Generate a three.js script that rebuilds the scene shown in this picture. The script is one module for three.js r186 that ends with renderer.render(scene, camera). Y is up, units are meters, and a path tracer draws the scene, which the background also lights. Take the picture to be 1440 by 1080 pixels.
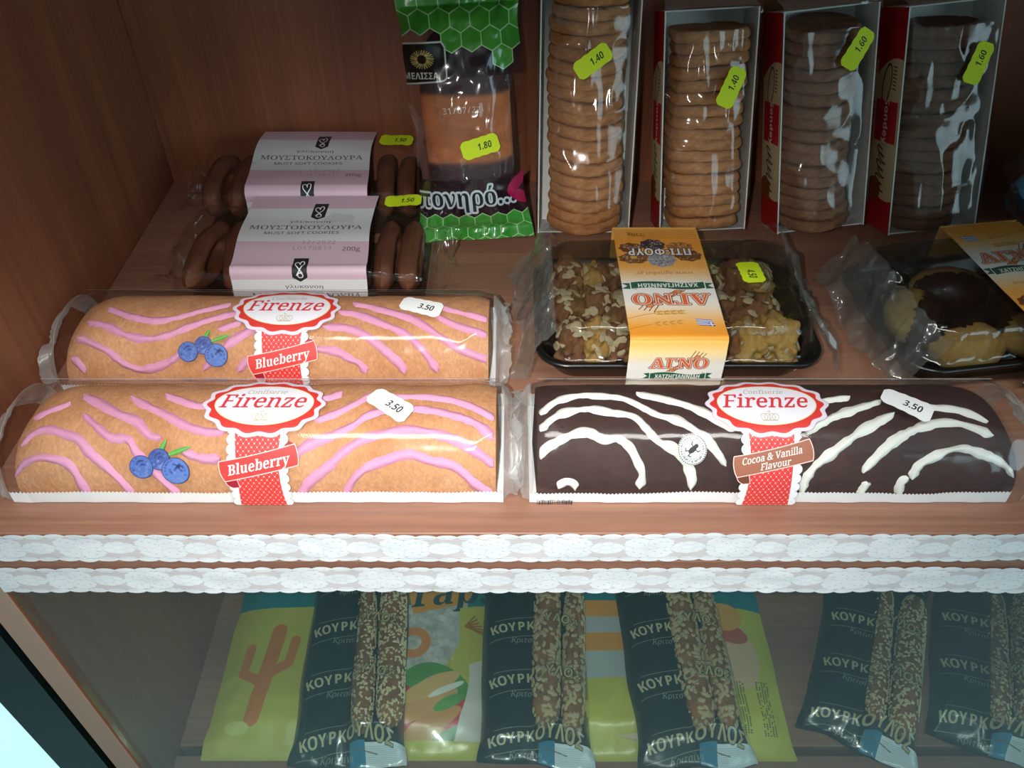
import * as THREE from 'three';
import { mergeGeometries, mergeVertices } from 'three/addons/utils/BufferGeometryUtils.js';
import { RoundedBoxGeometry } from 'three/addons/geometries/RoundedBoxGeometry.js';
import { RectAreaLightUniformsLib } from 'three/addons/lights/RectAreaLightUniformsLib.js';

// ------------------------------------------------------------------ camera, sky, lights, exposure
const SH = 0.95;                    // height of the display shelf above the shop floor
const EYE_H = 0.351, EYE_D = 0.261; // camera above the shelf / in front of the shelf's front edge
const FOCAL = 1150, PITCH = 43 * Math.PI / 180;
const scene = new THREE.Scene();
scene.background = new THREE.Color(0.55, 0.72, 0.8);
const camera = new THREE.PerspectiveCamera(2 * Math.atan(540 / FOCAL) * 180 / Math.PI, 4 / 3, 0.02, 50);
camera.position.set(0, SH + EYE_H, EYE_D);
camera.rotation.set(-PITCH, 0, 0);
const renderer = new THREE.WebGLRenderer({ antialias: true });
renderer.toneMapping = THREE.LinearToneMapping;
renderer.toneMappingExposure = 1.0;
renderer.shadowMap.enabled = true;
RectAreaLightUniformsLib.init();

// the small flash lamp of the phone, just left of its lens
const flash = new THREE.SpotLight(new THREE.Color(1, 0.94, 0.88), 0.98, 0, 0.7, 1, 2);
flash.name = 'flash_light';
flash.position.set(-0.035, SH + EYE_H + 0.006, EYE_D + 0.004);
flash.target.position.set(-0.03, SH - 0.055, -0.01);
flash.castShadow = true; flash.shadow.radius = 0.25; flash.shadow.mapSize.set(2048, 2048);
scene.add(flash, flash.target);
// daylight entering by the shop window to the right, in front of the cabinet
const daylight = new THREE.RectAreaLight(new THREE.Color(0.6, 0.9, 1), 2.6, 1.5, 1.3);
daylight.name = 'window_daylight'; daylight.position.set(1.97, 1.65, 1.6); daylight.lookAt(0, 1.2, 0.6);
scene.add(daylight);

// ------------------------------------------------------------------ helpers
const V3 = THREE.Vector3;
let seedState = 12345;
const rnd = () => { seedState = (seedState * 1664525 + 1013904223) >>> 0; return seedState / 4294967296; };
const rr = (a, b) => a + (b - a) * rnd();
const hash3 = (x, y, z) => { let h = Math.imul(x, 374761393) ^ Math.imul(y, 668265263) ^ Math.imul(z, 2147483647); h = Math.imul(h ^ (h >>> 13), 1274126177); h ^= h >>> 16; return (h >>> 0) / 4294967296; };
const fade = (t) => t * t * (3 - 2 * t), mix = (a, b, t) => a + (b - a) * t, clamp = (x, a = 0, b = 1) => Math.min(b, Math.max(a, x));
function noise(x, y, z = 0) {
  const X = Math.floor(x), Y = Math.floor(y), Z = Math.floor(z), u = fade(x - X), v = fade(y - Y), w = fade(z - Z);
  const c = (i, j, k) => hash3(X + i, Y + j, Z + k);
  return mix(mix(mix(c(0, 0, 0), c(1, 0, 0), u), mix(c(0, 1, 0), c(1, 1, 0), u), v), mix(mix(c(0, 0, 1), c(1, 0, 1), u), mix(c(0, 1, 1), c(1, 1, 1), u), v), w) * 2 - 1;
}
const fbm = (x, y, z = 0, o = 4) => { let s = 0, a = 0.5; for (let i = 0; i < o; i++) { s += a * noise(x, y, z); x = x * 2.03 + 7.1; y = y * 2.03 + 3.3; z = z * 2.03; a *= 0.5; } return s; };
const ridge = (x, y, z = 0) => 1 - Math.abs(noise(x, y, z)) * 1.6 + 0.5 * (1 - Math.abs(noise(x * 2.3 + 5, y * 2.3, z + 9)) * 1.6);
const smooth = (a, b, x) => fade(clamp((x - a) / (b - a)));
const lin = (hex) => new THREE.Color(hex);

function grid(nu, nv, fn, uvFn) {          // fn(u, v) -> [x, y, z], u and v in 0..1
  const p = [], uv = [], ix = [];
  for (let j = 0; j <= nv; j++) for (let i = 0; i <= nu; i++) { const u = i / nu, v = j / nv; p.push(...fn(u, v)); uv.push(...(uvFn ? uvFn(u, v) : [u, v])); }
  for (let j = 0; j < nv; j++) for (let i = 0; i < nu; i++) { const a = j * (nu + 1) + i, b = a + 1, c = a + nu + 1, d = c + 1; ix.push(a, b, d, a, d, c); }
  const g = new THREE.BufferGeometry();
  g.setAttribute('position', new THREE.Float32BufferAttribute(p, 3)); g.setAttribute('uv', new THREE.Float32BufferAttribute(uv, 2)); g.setIndex(ix); g.computeVertexNormals();
  return g;
}
const merged = (list) => mergeGeometries(list.map((g) => { const k = g.index ? g.toNonIndexed() : g; for (const n of Object.keys(k.attributes)) if (!['position', 'normal', 'uv'].includes(n)) k.deleteAttribute(n); return k; }));
function boxAt(x0, x1, y0, y1, z0, z1, r = 0.0008) { // uv in metres
  const g = new RoundedBoxGeometry(x1 - x0, y1 - y0, z1 - z0, 2, r); g.translate((x0 + x1) / 2, (y0 + y1) / 2, (z0 + z1) / 2); metreUV(g); return g;
}
function metreUV(g, swap = false) {
  const p = g.attributes.position, n = g.attributes.normal, uv = [];
  for (let i = 0; i < p.count; i++) {
    const a = Math.abs(n.getX(i)), b = Math.abs(n.getY(i)), c = Math.abs(n.getZ(i)); let u, v;
    if (b >= a && b >= c) { u = p.getX(i); v = p.getZ(i); } else if (a >= c) { u = p.getY(i); v = p.getZ(i); } else { u = p.getX(i); v = p.getY(i); if (swap) [u, v] = [v, u]; }
    uv.push(u, v);
  }
  g.setAttribute('uv', new THREE.Float32BufferAttribute(uv, 2)); return g;
}
const used = new Map();
function numbered(n) { const k = used.get(n) ?? 0; used.set(n, k + 1); return k ? n + '_' + String(k).padStart(3, '0') : n; }
function shade(o) { o.castShadow = true; o.receiveShadow = true; return o; }
function thing(name, label, category, pos = [0, 0, 0], group, kind) {
  const o = new THREE.Group(); o.name = numbered(name); o.position.set(...pos); scene.add(o);
  o.userData.label = label; if (category) o.userData.category = category; if (group) o.userData.group = group; if (kind) o.userData.kind = kind;
  return o;
}
function part(name, geo, mat, parent, label, kind) {
  const m = shade(new THREE.Mesh(geo, mat)); m.name = name; parent.add(m);
  if (label) m.userData.label = label; if (kind) m.userData.kind = kind; return m;
}
function solo(name, geo, mat, label, category, pos = [0, 0, 0], kind) {
  const m = shade(new THREE.Mesh(geo, mat)); m.name = numbered(name); m.position.set(...pos); scene.add(m);
  m.userData.label = label; if (category) m.userData.category = category; if (kind) m.userData.kind = kind; return m;
}
const at = (x, h, d) => [x, SH + h, EYE_D - d];    // shelf coordinates: x across, h above the shelf, d away from the camera's plane

// canvas textures
function canvasTex(w, h, draw, wrap) {
  const c = document.createElement('canvas'); c.width = w; c.height = h; const g = c.getContext('2d'); draw(g, w, h);
  const t = new THREE.CanvasTexture(c); t.colorSpace = THREE.SRGBColorSpace; if (wrap) t.wrapS = t.wrapT = THREE.RepeatWrapping; return t;
}
function dataTex(w, h, fn, srgb = true) {
  const d = new Uint8Array(w * h * 4);
  for (let y = 0; y < h; y++) for (let x = 0; x < w; x++) { const [r, g, b, a = 255] = fn(x / w, y / h, x, y), i = (y * w + x) * 4; d[i] = clamp(r, 0, 255); d[i + 1] = clamp(g, 0, 255); d[i + 2] = clamp(b, 0, 255); d[i + 3] = a; }
  const t = new THREE.DataTexture(d, w, h); t.magFilter = THREE.LinearFilter; t.minFilter = THREE.LinearFilter; t.wrapS = t.wrapT = THREE.RepeatWrapping; if (srgb) t.colorSpace = THREE.SRGBColorSpace; t.needsUpdate = true; return t;
}
const tn = (u, v, fu, fv, s) => { // tileable noise: fu, fv whole numbers of cells
  const x = u * fu, y = v * fv, X = Math.floor(x), Y = Math.floor(y), a = fade(x - X), b = fade(y - Y), c = (i, j) => hash3((X + i) % fu, (Y + j) % fv, s);
  return mix(mix(c(0, 0), c(1, 0), a), mix(c(0, 1), c(1, 1), a), b) * 2 - 1;
};
function skewText(g, txt, x, y, { font, fill, stroke, lw = 0, skew = 0, rot = 0, sx = 1, sy = 1, align = 'center' }) {
  g.save(); g.translate(x, y); g.rotate(rot); g.transform(sx, 0, -skew * sy, sy, 0, 0); g.font = font; g.textAlign = align; g.textBaseline = 'middle'; g.lineJoin = 'round';
  if (stroke) { g.strokeStyle = stroke; g.lineWidth = lw; g.strokeText(txt, 0, 0); } if (fill) { g.fillStyle = fill; g.fillText(txt, 0, 0); } g.restore();
}

// ------------------------------------------------------------------ materials
const std = (o) => new THREE.MeshStandardMaterial({ side: THREE.DoubleSide, ...o });
const phys = (o) => new THREE.MeshPhysicalMaterial({ side: THREE.DoubleSide, ...o });
const laminateMap = dataTex(1024, 512, (u, v) => {
  const g = 0.5 * tn(u, v, 5, 120, 1) + 0.35 * tn(u, v, 9, 256, 2) + 0.5 * tn(u, v, 2, 22, 3) + 0.25 * tn(u, v, 40, 256, 4), k = 1 + 0.1 * g;
  return [136 * k, 82 * k * (1 + 0.02 * g), 57 * k];
});
laminateMap.repeat.set(2, 3.2);
const laminate = std({ map: laminateMap, roughness: 0.42 });
const shelfMap = dataTex(1024, 512, (u, v) => {
  const g = 0.5 * tn(u, v, 5, 120, 1) + 0.35 * tn(u, v, 9, 256, 2) + 0.5 * tn(u, v, 2, 22, 3) + 0.25 * tn(u, v, 40, 256, 4), k = 1 + 0.09 * g;
  return [146 * k, 106 * k * (1 + 0.02 * g), 87 * k];
});
shelfMap.repeat.set(2, 3.2);
const shelfLaminate = std({ map: shelfMap, roughness: 0.42 });
const edgeBand = std({ color: 0xa98c78, roughness: 0.5 });
const paneGlass = phys({ color: 0xf4fbfa, transmission: 1, thickness: 0, roughness: 0.02, ior: 1.52 });
const film = phys({ color: 0xffffff, transmission: 1, thickness: 0, roughness: 0.12, ior: 1.58 });
const filmHazy = phys({ color: 0xf4f8f8, transmission: 0.8, thickness: 0, roughness: 0.32, ior: 1.5 });
const filmSoft = phys({ color: 0xe9efee, transmission: 0.93, thickness: 0, roughness: 0.15, ior: 1.6 });
const lidPlastic = phys({ color: 0xdadedd, transmission: 1, thickness: 0, roughness: 0.09, ior: 1.6 });
const paperWhite = std({ color: 0xe9ecee, roughness: 0.75 });
const blackPlastic = phys({ color: 0x101214, roughness: 0.3, clearcoat: 0.4, clearcoatRoughness: 0.15 });
const printed = (map, o = {}) => phys({ map, transparent: true, roughness: 0.42, clearcoat: 0.5, clearcoatRoughness: 0.18, ...o });

// ------------------------------------------------------------------ the shop room
const wallPaint = std({ color: 0xd9dcda, roughness: 0.9 });
const tileMat = std({ color: 0x84a3a8, roughness: 0.5 });
const st = (name, g, m, label) => solo(name, metreUV(g), m, label, undefined, [0, 0, 0], 'structure');
const bx = (x0, x1, y0, y1, z0, z1) => { const g = new THREE.BoxGeometry(x1 - x0, y1 - y0, z1 - z0); g.translate((x0 + x1) / 2, (y0 + y1) / 2, (z0 + z1) / 2); return g; };
st('floor', bx(-1.7, 2.2, -0.1, 0, -0.7, 3.2), tileMat, 'pale tiled shop floor under the cabinet');
st('ceiling', bx(-1.7, 2.2, 2.6, 2.7, -0.7, 3.2), wallPaint, 'plain white shop ceiling');
st('wall_back', bx(-1.7, 2.2, 0, 2.6, -0.7, -0.55), wallPaint, 'plain wall behind the wooden cabinet');
st('wall_left', bx(-1.7, -1.6, 0, 2.6, -0.55, 3.1), wallPaint, 'plain wall at the left end of the shop');
st('wall_front', bx(-1.7, 2.2, 0, 2.6, 3.1, 3.2), wallPaint, 'plain wall facing the cabinet');
st('wall_right', merged([bx(2.1, 2.2, 0, 0.95, -0.55, 3.1), bx(2.1, 2.2, 2.35, 2.6, -0.55, 3.1), bx(2.1, 2.2, 0.95, 2.35, -0.55, 0.8), bx(2.1, 2.2, 0.95, 2.35, 2.4, 3.1)]), wallPaint, 'plain wall with the shop window opening');
{
  const f = merged([bx(2.08, 2.14, 0.95, 1.0, 0.8, 2.4), bx(2.08, 2.14, 2.3, 2.35, 0.8, 2.4), bx(2.08, 2.14, 1.0, 2.3, 0.8, 0.85), bx(2.08, 2.14, 1.0, 2.3, 2.35, 2.4)]);
  const w = st('window_1', f, std({ color: 0xe4e6e6, roughness: 0.5 }), 'white framed shop window');
  part('pane', bx(2.118, 2.122, 1.0, 2.3, 0.85, 2.35), phys({ color: 0xffffff, transmission: 1, thickness: 0, roughness: 0.02 }), w);
}

{ // fluorescent ceiling fitting in front of the cabinet
  const g = thing('ceiling_light', 'white fluorescent ceiling light above the cabinet front', 'lamp', [0.1, 2.6, 0.5]);
  part('housing', bx(-0.62, 0.62, -0.05, 0, -0.14, 0.14), wallPaint, g);
  part('diffuser', bx(-0.6, 0.6, -0.062, -0.0505, -0.12, 0.12), std({ color: 0xffffff, emissive: new THREE.Color(1, 0.99, 0.95), emissiveIntensity: 1.6, roughness: 0.6 }), g, 'glowing white diffuser');
  const l = new THREE.RectAreaLight(new THREE.Color(1, 0.97, 0.93), 12.5, 1.2, 0.24); l.name = 'ceiling_lamp_light'; l.position.set(0, -0.066, 0); l.rotation.x = -Math.PI / 2; g.add(l);
}
// ------------------------------------------------------------------ the cabinet
const XL = -0.29, XR = 0.62, ZB = EYE_D - 0.631, LOW = -0.366;
{
  const c = thing('display_cabinet', 'reddish brown wooden cabinet with shelves of packaged sweets and a glass door below', 'cabinet');
  const sp = part('side_panel', boxAt(XL - 0.017, XL, 0, SH + 0.8, ZB - 0.012, -0.0006), laminate, c);
  part('edge_band', boxAt(XL - 0.017, XL, 0, SH + 0.8, -0.0006, 0, 0.0002), edgeBand, sp, 'light tan edge strip');
  part('side_panel', boxAt(XR, XR + 0.017, 0, SH + 0.8, ZB - 0.012, 0), laminate, c);
  const bp = boxAt(XL, XR, 0, SH + 0.8, ZB - 0.012, ZB); metreUV(bp, true); part('back_panel', bp, laminate, c);
  part('shelf', boxAt(XL, XR, SH - 0.025, SH, ZB, 0, 0.001), shelfLaminate, c);
  part('shelf_rail', boxAt(XL, XR, SH - 0.0535, SH - 0.0252, -0.016, -0.0002, 0.0008), shelfLaminate, c);
  part('glass_door', bx(XL + 0.001, XR - 0.001, SH + LOW, SH - 0.0537, -0.0055, -0.0015), paneGlass, c, 'clear sliding glass door of the lower compartment');
  part('shelf', boxAt(XL, XR, SH + 0.40, SH + 0.425, ZB, -0.005, 0.001), laminate, c);
  part('shelf', boxAt(XL, XR, SH + LOW - 0.025, SH + LOW, ZB, EYE_D - 0.306, 0.001), shelfLaminate, c);
  part('front_rail', boxAt(XL, XR, SH + LOW - 0.06, SH + LOW - 0.0005, EYE_D - 0.298, 0, 0.001), shelfLaminate, c);
  part('plinth', boxAt(XL, XR, 0, SH + LOW - 0.0605, -0.03, -0.012), laminate, c);
  part('top_panel', boxAt(XL, XR, SH + 0.775, SH + 0.8, ZB, 0), laminate, c);
}

// lace trims on the shelf's front edge
{
  const PERIOD = 0.0435, HT = 0.0245;
  const laceMap = (flip) => canvasTex(1024, 512, (g, w, h) => {
    g.clearRect(0, 0, w, h);
    // net ground
    g.fillStyle = 'rgba(240,230,234,0.66)'; g.fillRect(0, 0.06 * h, w, 0.88 * h);
    g.strokeStyle = 'rgba(228,232,236,0.95)'; g.lineWidth = 5;
    for (let y = 0.12; y < 0.9; y += 0.045) { g.beginPath(); g.moveTo(0, y * h); g.lineTo(w, y * h); g.stroke(); }
    // scalloped borders
    for (const top of [0, 1]) for (let k = 0; k < 4; k++) {
      g.fillStyle = '#e4e8ec'; g.beginPath(); const cx = (k + 0.5) * w / 4, cy = top ? 0.085 * h : 0.915 * h; g.ellipse(cx, cy, w / 8 * 1.02, 0.085 * h, 0, 0, 7); g.fill();
    }
    g.fillStyle = '#e4e8ec'; g.fillRect(0, 0.055 * h, w, 0.05 * h); g.fillRect(0, 0.895 * h, w, 0.05 * h);
    g.strokeStyle = 'rgba(110,95,105,0.7)'; g.lineWidth = 4; for (const y of [0.125, 0.875]) { g.beginPath(); for (let x = 0; x < w; x += 40) { g.moveTo(x, y * h); g.lineTo(x + (hash3(x, 3, flip) > 0.3 ? 36 : 12), y * h); } g.stroke(); }
    // embroidered motifs: a four-lobed flower and a leafy cluster between
    const blob = (x, y, rx, ry, r = 0) => { for (const ox of [-w, 0, w]) { g.save(); g.translate(x + ox, y); g.rotate(r); g.fillStyle = '#e4e8ec'; g.strokeStyle = 'rgba(200,206,214,1)'; g.lineWidth = 5; g.beginPath(); for (let a = 0; a <= 40; a++) { const t = a / 40 * 6.2832, k = 1 + 0.06 * Math.sin(t * 9); const px = rx * k * Math.cos(t), py = ry * k * Math.sin(t); a ? g.lineTo(px, py) : g.moveTo(px, py); } g.fill(); g.stroke(); g.restore(); } };
    const f = flip ? -1 : 1, cy = 0.5 * h;
    for (const [dx, dy, rx, ry, r] of [[0, 0, 160, 90, 0], [-150, -85, 165, 92, -0.1], [145, -90, 165, 90, 0.1], [-130, 95, 160, 88, 0.12], [140, 92, 165, 90, -0.1], [-260, 20, 80, 40, 0.5], [265, 15, 80, 38, -0.5]]) blob(360 + dx, cy + f * dy, rx, ry, r * f);
    for (const [dx, dy, rx, ry, r] of [[0, 0, 150, 105, 0], [-130, 50, 95, 56, 0.4], [135, -40, 105, 56, 0.4], [-110, -55, 95, 52, -0.5], [115, 60, 95, 52, -0.3], [0, 90, 90, 50, 0], [10, -95, 80, 45, 0]]) blob(850 + dx, cy + f * dy * 0.8, rx, ry * 0.8, r * f);
    g.strokeStyle = 'rgba(165,158,166,1)'; g.lineWidth = 7;
    for (const [dx, dy] of [[-200, -120], [-120, -95], [-60, -60], [60, -80], [140, -110], [220, -95], [-180, 80], [-90, 110], [0, 20], [80, 70], [170, 110], [215, 60]]) { g.beginPath(); g.moveTo(360 + dx - 14, cy + f * dy - 4); g.lineTo(360 + dx + 14, cy + f * dy + 5); g.stroke(); }
  }, true);
  [[0.0008, false, 'upper white lace trim stapled along the shelf edge'], [-0.0297, true, 'lower white lace trim along the rail under the shelf']].forEach(([top, flip, label], i) => {
    const map = laceMap(flip); map.wrapT = THREE.ClampToEdgeWrapping; map.wrapS = THREE.RepeatWrapping; map.repeat.set(1, 1);
    const n = 720, len = XR - XL, g = grid(n, 8, (u, v) => {
      const x = XL + u * len, sag = 0.0006 * noise(u * 14, i * 5) + 0.0003 * noise(u * 60, i * 7);
      return [x, SH + top - HT * (1 - v) + sag, 0.0007 + 0.0004 * noise(u * 90, v * 3, i) + 0.0004 * Math.abs(v - 0.5)];
    }, (u, v) => [u * len / PERIOD + i * 0.37, v]);
    solo('lace_trim', g, std({ map, transparent: true, roughness: 0.85 }), label, 'lace');
  });
}

// ------------------------------------------------------------------ price tags
const tagTextures = new Map();
function tagTex(text, bg) {
  const k = text + bg; if (tagTextures.has(k)) return tagTextures.get(k);
  const t = canvasTex(512, 256, (g, w, h) => {
    g.fillStyle = bg; g.fillRect(0, 0, w, h);
    skewText(g, text, w * 0.62, h * 0.5, { font: 'bold 128px sans-serif', fill: '#20241c', skew: 0.12, sx: 0.78, sy: 1 });
  });
  tagTextures.set(k, t); return t;
}
const tagMats = new Map();
function tagMat(text, yellow) {
  const k = text + yellow; if (!tagMats.has(k)) tagMats.set(k, std({ map: tagTex(text, yellow ? '#d3ee1c' : '#eef1f2'), roughness: 0.7 })); return tagMats.get(k);
}
const TAG_W = 0.0265, TAG_H = 0.0125;
function tagOutline(x) { // half height of the tag along its length (-1..1): notched price-gun ends
  const e = 1 - Math.abs(x); return e < 0.16 ? 0.62 + 0.38 * (e / 0.16) : 1 - 0.03 * Math.sin(e * 14);
}
// a tag laid on any surface: place(lx, ly) -> [x, y, z]
function tagGeo(place, w = TAG_W, h = TAG_H) {
  return grid(24, 6, (u, v) => { const x = u * 2 - 1, y = (v * 2 - 1) * tagOutline(x); return place(x * w / 2, y * h / 2); }, (u, v) => [u, 0.5 + (v - 0.5) * tagOutline(u * 2 - 1)]);
}

// ------------------------------------------------------------------ wrapped roll cakes
function makeSection(a, b, n, N = 600) {
  const z = [], y = [], s = [0];
  for (let i = 0; i <= N; i++) { const t = Math.PI * i / N, c = Math.cos(t), q = Math.sin(t); z.push(a * Math.sign(c) * Math.abs(c) ** (2 / n)); y.push(b * Math.abs(q) ** (2 / n)); if (i) s.push(s[i - 1] + Math.hypot(z[i] - z[i - 1], y[i] - y[i - 1])); }
  const total = s[N];
  const find = (q) => { let lo = 0, hi = N; while (hi - lo > 1) { const m = (lo + hi) >> 1; if (s[m] <= q) lo = m; else hi = m; } return lo; };
  return { z, y, s, total, N, at(q) { q = clamp(q, 0, total); const i = find(q), w = (q - s[i]) / Math.max(1e-9, s[i + 1] - s[i]); const dz = z[i + 1] - z[i], dy = y[i + 1] - y[i], L = Math.hypot(dz, dy) || 1; return { z: z[i] + w * dz, y: y[i] + w * dy, nz: dy / L, ny: -dz / L }; } };
}
const SEC = makeSection(0.038, 0.041, 2.3);
const FWD = new V3(0, -Math.sin(PITCH), -Math.cos(PITCH)), UPV = new V3(0, Math.cos(PITCH), -Math.sin(PITCH));
function pixelRay(px, py) { return FWD.clone().addScaledVector(new V3(1, 0, 0), (px - 720) / FOCAL).addScaledVector(UPV, -(py - 540) / FOCAL); }
// where a photo pixel meets the dome of a roll standing on the shelf: [x along the roll, s around it from the front foot]
function onRoll(px, py, X, dc) {
  const v = pixelRay(px, py), k = v.y / -v.z; let prev = null;
  for (let i = 0; i <= SEC.N; i++) {
    const d = dc - SEC.z[i], g = SEC.y[i] - (EYE_H + k * d);
    if (g > 0) { const w = prev === null ? 0 : prev / (prev - g); const s = i ? SEC.s[i - 1] + w * (SEC.s[i] - SEC.s[i - 1]) : 0, q = SEC.at(s); return [v.x / -v.z * (dc - q.z) - X, s]; }
    prev = g;
  }
  return null;
}
const HALF = 0.133;
function domePoint(x, s, off, inner = 0) { // a point 'off' outside the dome; inner pulls the section in near the ends
  const q = SEC.at(s), e = clamp((Math.abs(x) - (HALF - 0.016)) / 0.016), k = 1 - inner * e * e;
  return [x, Math.max(0.0006, (q.y + q.ny * off) * k), (q.z + q.nz * off) * k];
}
const spongeTex = (base, dark, spots) => dataTex(512, 256, (u, v, x, y) => {
  const a = 0.5 + 0.28 * tn(u, v, 6, 4, 11) + 0.18 * tn(u, v, 14, 9, 12) + 0.1 * tn(u, v, 40, 24, 13), sp = tn(u, v, 128, 64, 14) * 0.06 + (hash3(x, y, 5) - 0.5) * spots, t = clamp(a);
  return [0, 1, 2].map((i) => mix(dark[i], base[i], t) * (1 + sp));
});
const spongeMat = std({ map: spongeTex([210, 162, 122], [186, 130, 86], 0.12), roughness: 0.85, bumpMap: dataTex(256, 256, (u, v) => { const k = 128 + 60 * tn(u, v, 60, 60, 3) + 40 * tn(u, v, 128, 128, 4); return [k, k, k]; }, false), bumpScale: 0.0004 });
const cocoaMat = std({ map: spongeTex([70, 44, 40], [50, 29, 27], 0.25), roughness: 0.8, bumpMap: spongeMat.bumpMap, bumpScale: 0.0004 });
const pinkIcing = std({ color: 0xd797ba, roughness: 0.7 }), whiteIcing = std({ color: 0xe6e9e2, roughness: 0.7 });

const CREAM = '#eef0f2', LRED = '#d8393a';
function drawRollLabel(g, w, h, kind) { // 12 px per mm: 80 mm x 84 mm
  const mm = 12, X = (x) => w / 2 + x * mm, Y = (s) => h - s * mm;
  // scalloped white paper edging and the red quilted band
  for (const sd of [-1, 1]) for (let s = 1; s < 46; s += 5.2) { g.fillStyle = '#e8edf2'; g.strokeStyle = '#b9c3cd'; g.lineWidth = 3; g.beginPath(); g.ellipse(X(sd * 13.2), Y(s + 1.5), 3.0 * mm, 2.9 * mm, 0, 0, 7); g.fill(); g.stroke(); }
  g.fillStyle = '#e8edf2'; g.fillRect(X(-14), Y(46), 28 * mm, 46 * mm);
  const edge = (sd, s) => sd * (12.4 - 1.2 * Math.sin(clamp(s / 46) * Math.PI));
  g.beginPath(); for (let s = 0; s <= 46; s += 2) g.lineTo(X(edge(-1, s)), Y(s)); for (let s = 46; s >= 0; s -= 2) g.lineTo(X(edge(1, s)), Y(s)); g.closePath(); g.fillStyle = LRED; g.fill(); g.save(); g.clip();
  g.strokeStyle = '#e6726c'; g.lineWidth = 2.6; const st2 = 2.9;
  for (let k = -30; k < 40; k++) for (const q of [-1, 1]) { g.beginPath(); g.moveTo(X(k * st2), Y(0)); g.lineTo(X(k * st2 + q * 48 * 0.75), Y(48)); g.stroke(); }
  g.fillStyle = '#f9d9c8';
  for (let r = 0; r < 28; r++) for (let k = -8; k < 9; k++) { g.beginPath(); g.arc(X((k + (r % 2) / 2) * st2), Y(r * st2 / 1.5), 4.2, 0, 7); g.fill(); }
  g.restore();
  // ribbon across the band
  const cocoa = kind === 'cocoa', rib = cocoa ? '#a26650' : '#d9413f', ribD = cocoa ? '#6f3f2f' : '#a01f30';
  g.save(); g.translate(X(0.5), Y(cocoa ? 28.5 : 26)); g.rotate(-0.2);
  g.fillStyle = ribD; g.beginPath(); g.moveTo(-19.5 * mm, 4 * mm); g.quadraticCurveTo(-21 * mm, 8 * mm, -17 * mm, 10.5 * mm); g.lineTo(-13.5 * mm, 10.8 * mm); g.lineTo(-13.5 * mm, 5 * mm); g.fill(); g.strokeStyle = '#f4c9c4'; g.lineWidth = 5; g.stroke();
  g.beginPath(); g.moveTo(13 * mm, -5 * mm); g.lineTo(18 * mm, -8.6 * mm); g.lineTo(21 * mm, -6.5 * mm); g.lineTo(18 * mm, 0); g.fill();
  g.fillStyle = rib; g.strokeStyle = '#f6cfc9'; g.lineWidth = 6; g.beginPath(); g.moveTo(-20 * mm, -5.6 * mm); g.quadraticCurveTo(0, -4.6 * mm, 21 * mm, -6.6 * mm); g.quadraticCurveTo(22.5 * mm, 0, 20.5 * mm, 4.6 * mm); g.quadraticCurveTo(0, 5.8 * mm, -20 * mm, 5.8 * mm); g.quadraticCurveTo(-22 * mm, 0, -20 * mm, -5.6 * mm); g.fill(); g.stroke();
  if (cocoa) { skewText(g, 'Cocoa & Vanilla', 0, -2.0 * mm, { font: '58px serif', fill: '#f6eee8', stroke: '#f6eee8', lw: 1, skew: 0.25, sx: 0.9 }); skewText(g, 'Flavour', 1 * mm, 2.7 * mm, { font: '58px serif', fill: '#f6eee8', stroke: '#f6eee8', lw: 1, skew: 0.25, sx: 0.9 }); }
  else skewText(g, 'Blueberry', 0, 0.2 * mm, { font: 'bold 92px serif', fill: '#fdf3f3', skew: 0.28, sx: 0.86 });
  g.restore();
  // oval name plate with a wavy border
  const wavy = (rx, ry, amp, n) => { g.beginPath(); for (let i = 0; i <= 240; i++) { const t = i / 240 * 2 * Math.PI, k = 1 + amp * Math.cos(n * t); g.lineTo(X(0.5) + rx * mm * k * Math.cos(t), Y(59.5) + ry * mm * k * Math.sin(t)); } g.closePath(); };
  wavy(32.2, 19.4, 0.035, 14); g.fillStyle = '#ded4e2'; g.fill(); g.strokeStyle = '#b9a9bd'; g.lineWidth = 3; g.stroke();
  wavy(29.6, 17.2, 0.04, 14); g.fillStyle = '#d23a34'; g.fill();
  g.beginPath(); g.ellipse(X(0.5), Y(60.2), 26.4 * mm, 13.6 * mm, 0, 0, 7); g.fillStyle = '#e9e7f0'; g.fill(); g.strokeStyle = '#e2dcae'; g.lineWidth = 7; g.stroke();
  skewText(g, 'Confiserie', X(0.5), Y(68.8), { font: '52px serif', fill: '#a7ab96', skew: 0.25, sx: 1.05 });
  skewText(g, 'Firenze', X(0.3), Y(61.8), { font: '158px serif', fill: '#d23b46', stroke: '#d23b46', lw: 4, skew: 0.22, sx: 0.98 });
  g.strokeStyle = '#aaa77c'; g.lineWidth = 3.5; for (const q of [-3, -1.2, 1.2, 3]) { g.beginPath(); g.ellipse(X(0.5 + q), Y(51.2), 1.7 * mm, 2.0 * mm, q * 0.12, 0, 7); g.stroke(); } g.beginPath(); g.arc(X(0.5), Y(54.4), 7, 0, 7); g.stroke(); g.beginPath(); g.moveTo(X(-3.5), Y(49)); g.lineTo(X(4.5), Y(49)); g.stroke();
}
const blueLabel = printed(canvasTex(960, 1008, (g, w, h) => drawRollLabel(g, w, h, 'blueberry')));
const cocoaLabel = printed(canvasTex(960, 1008, (g, w, h) => drawRollLabel(g, w, h, 'cocoa')));
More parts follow.
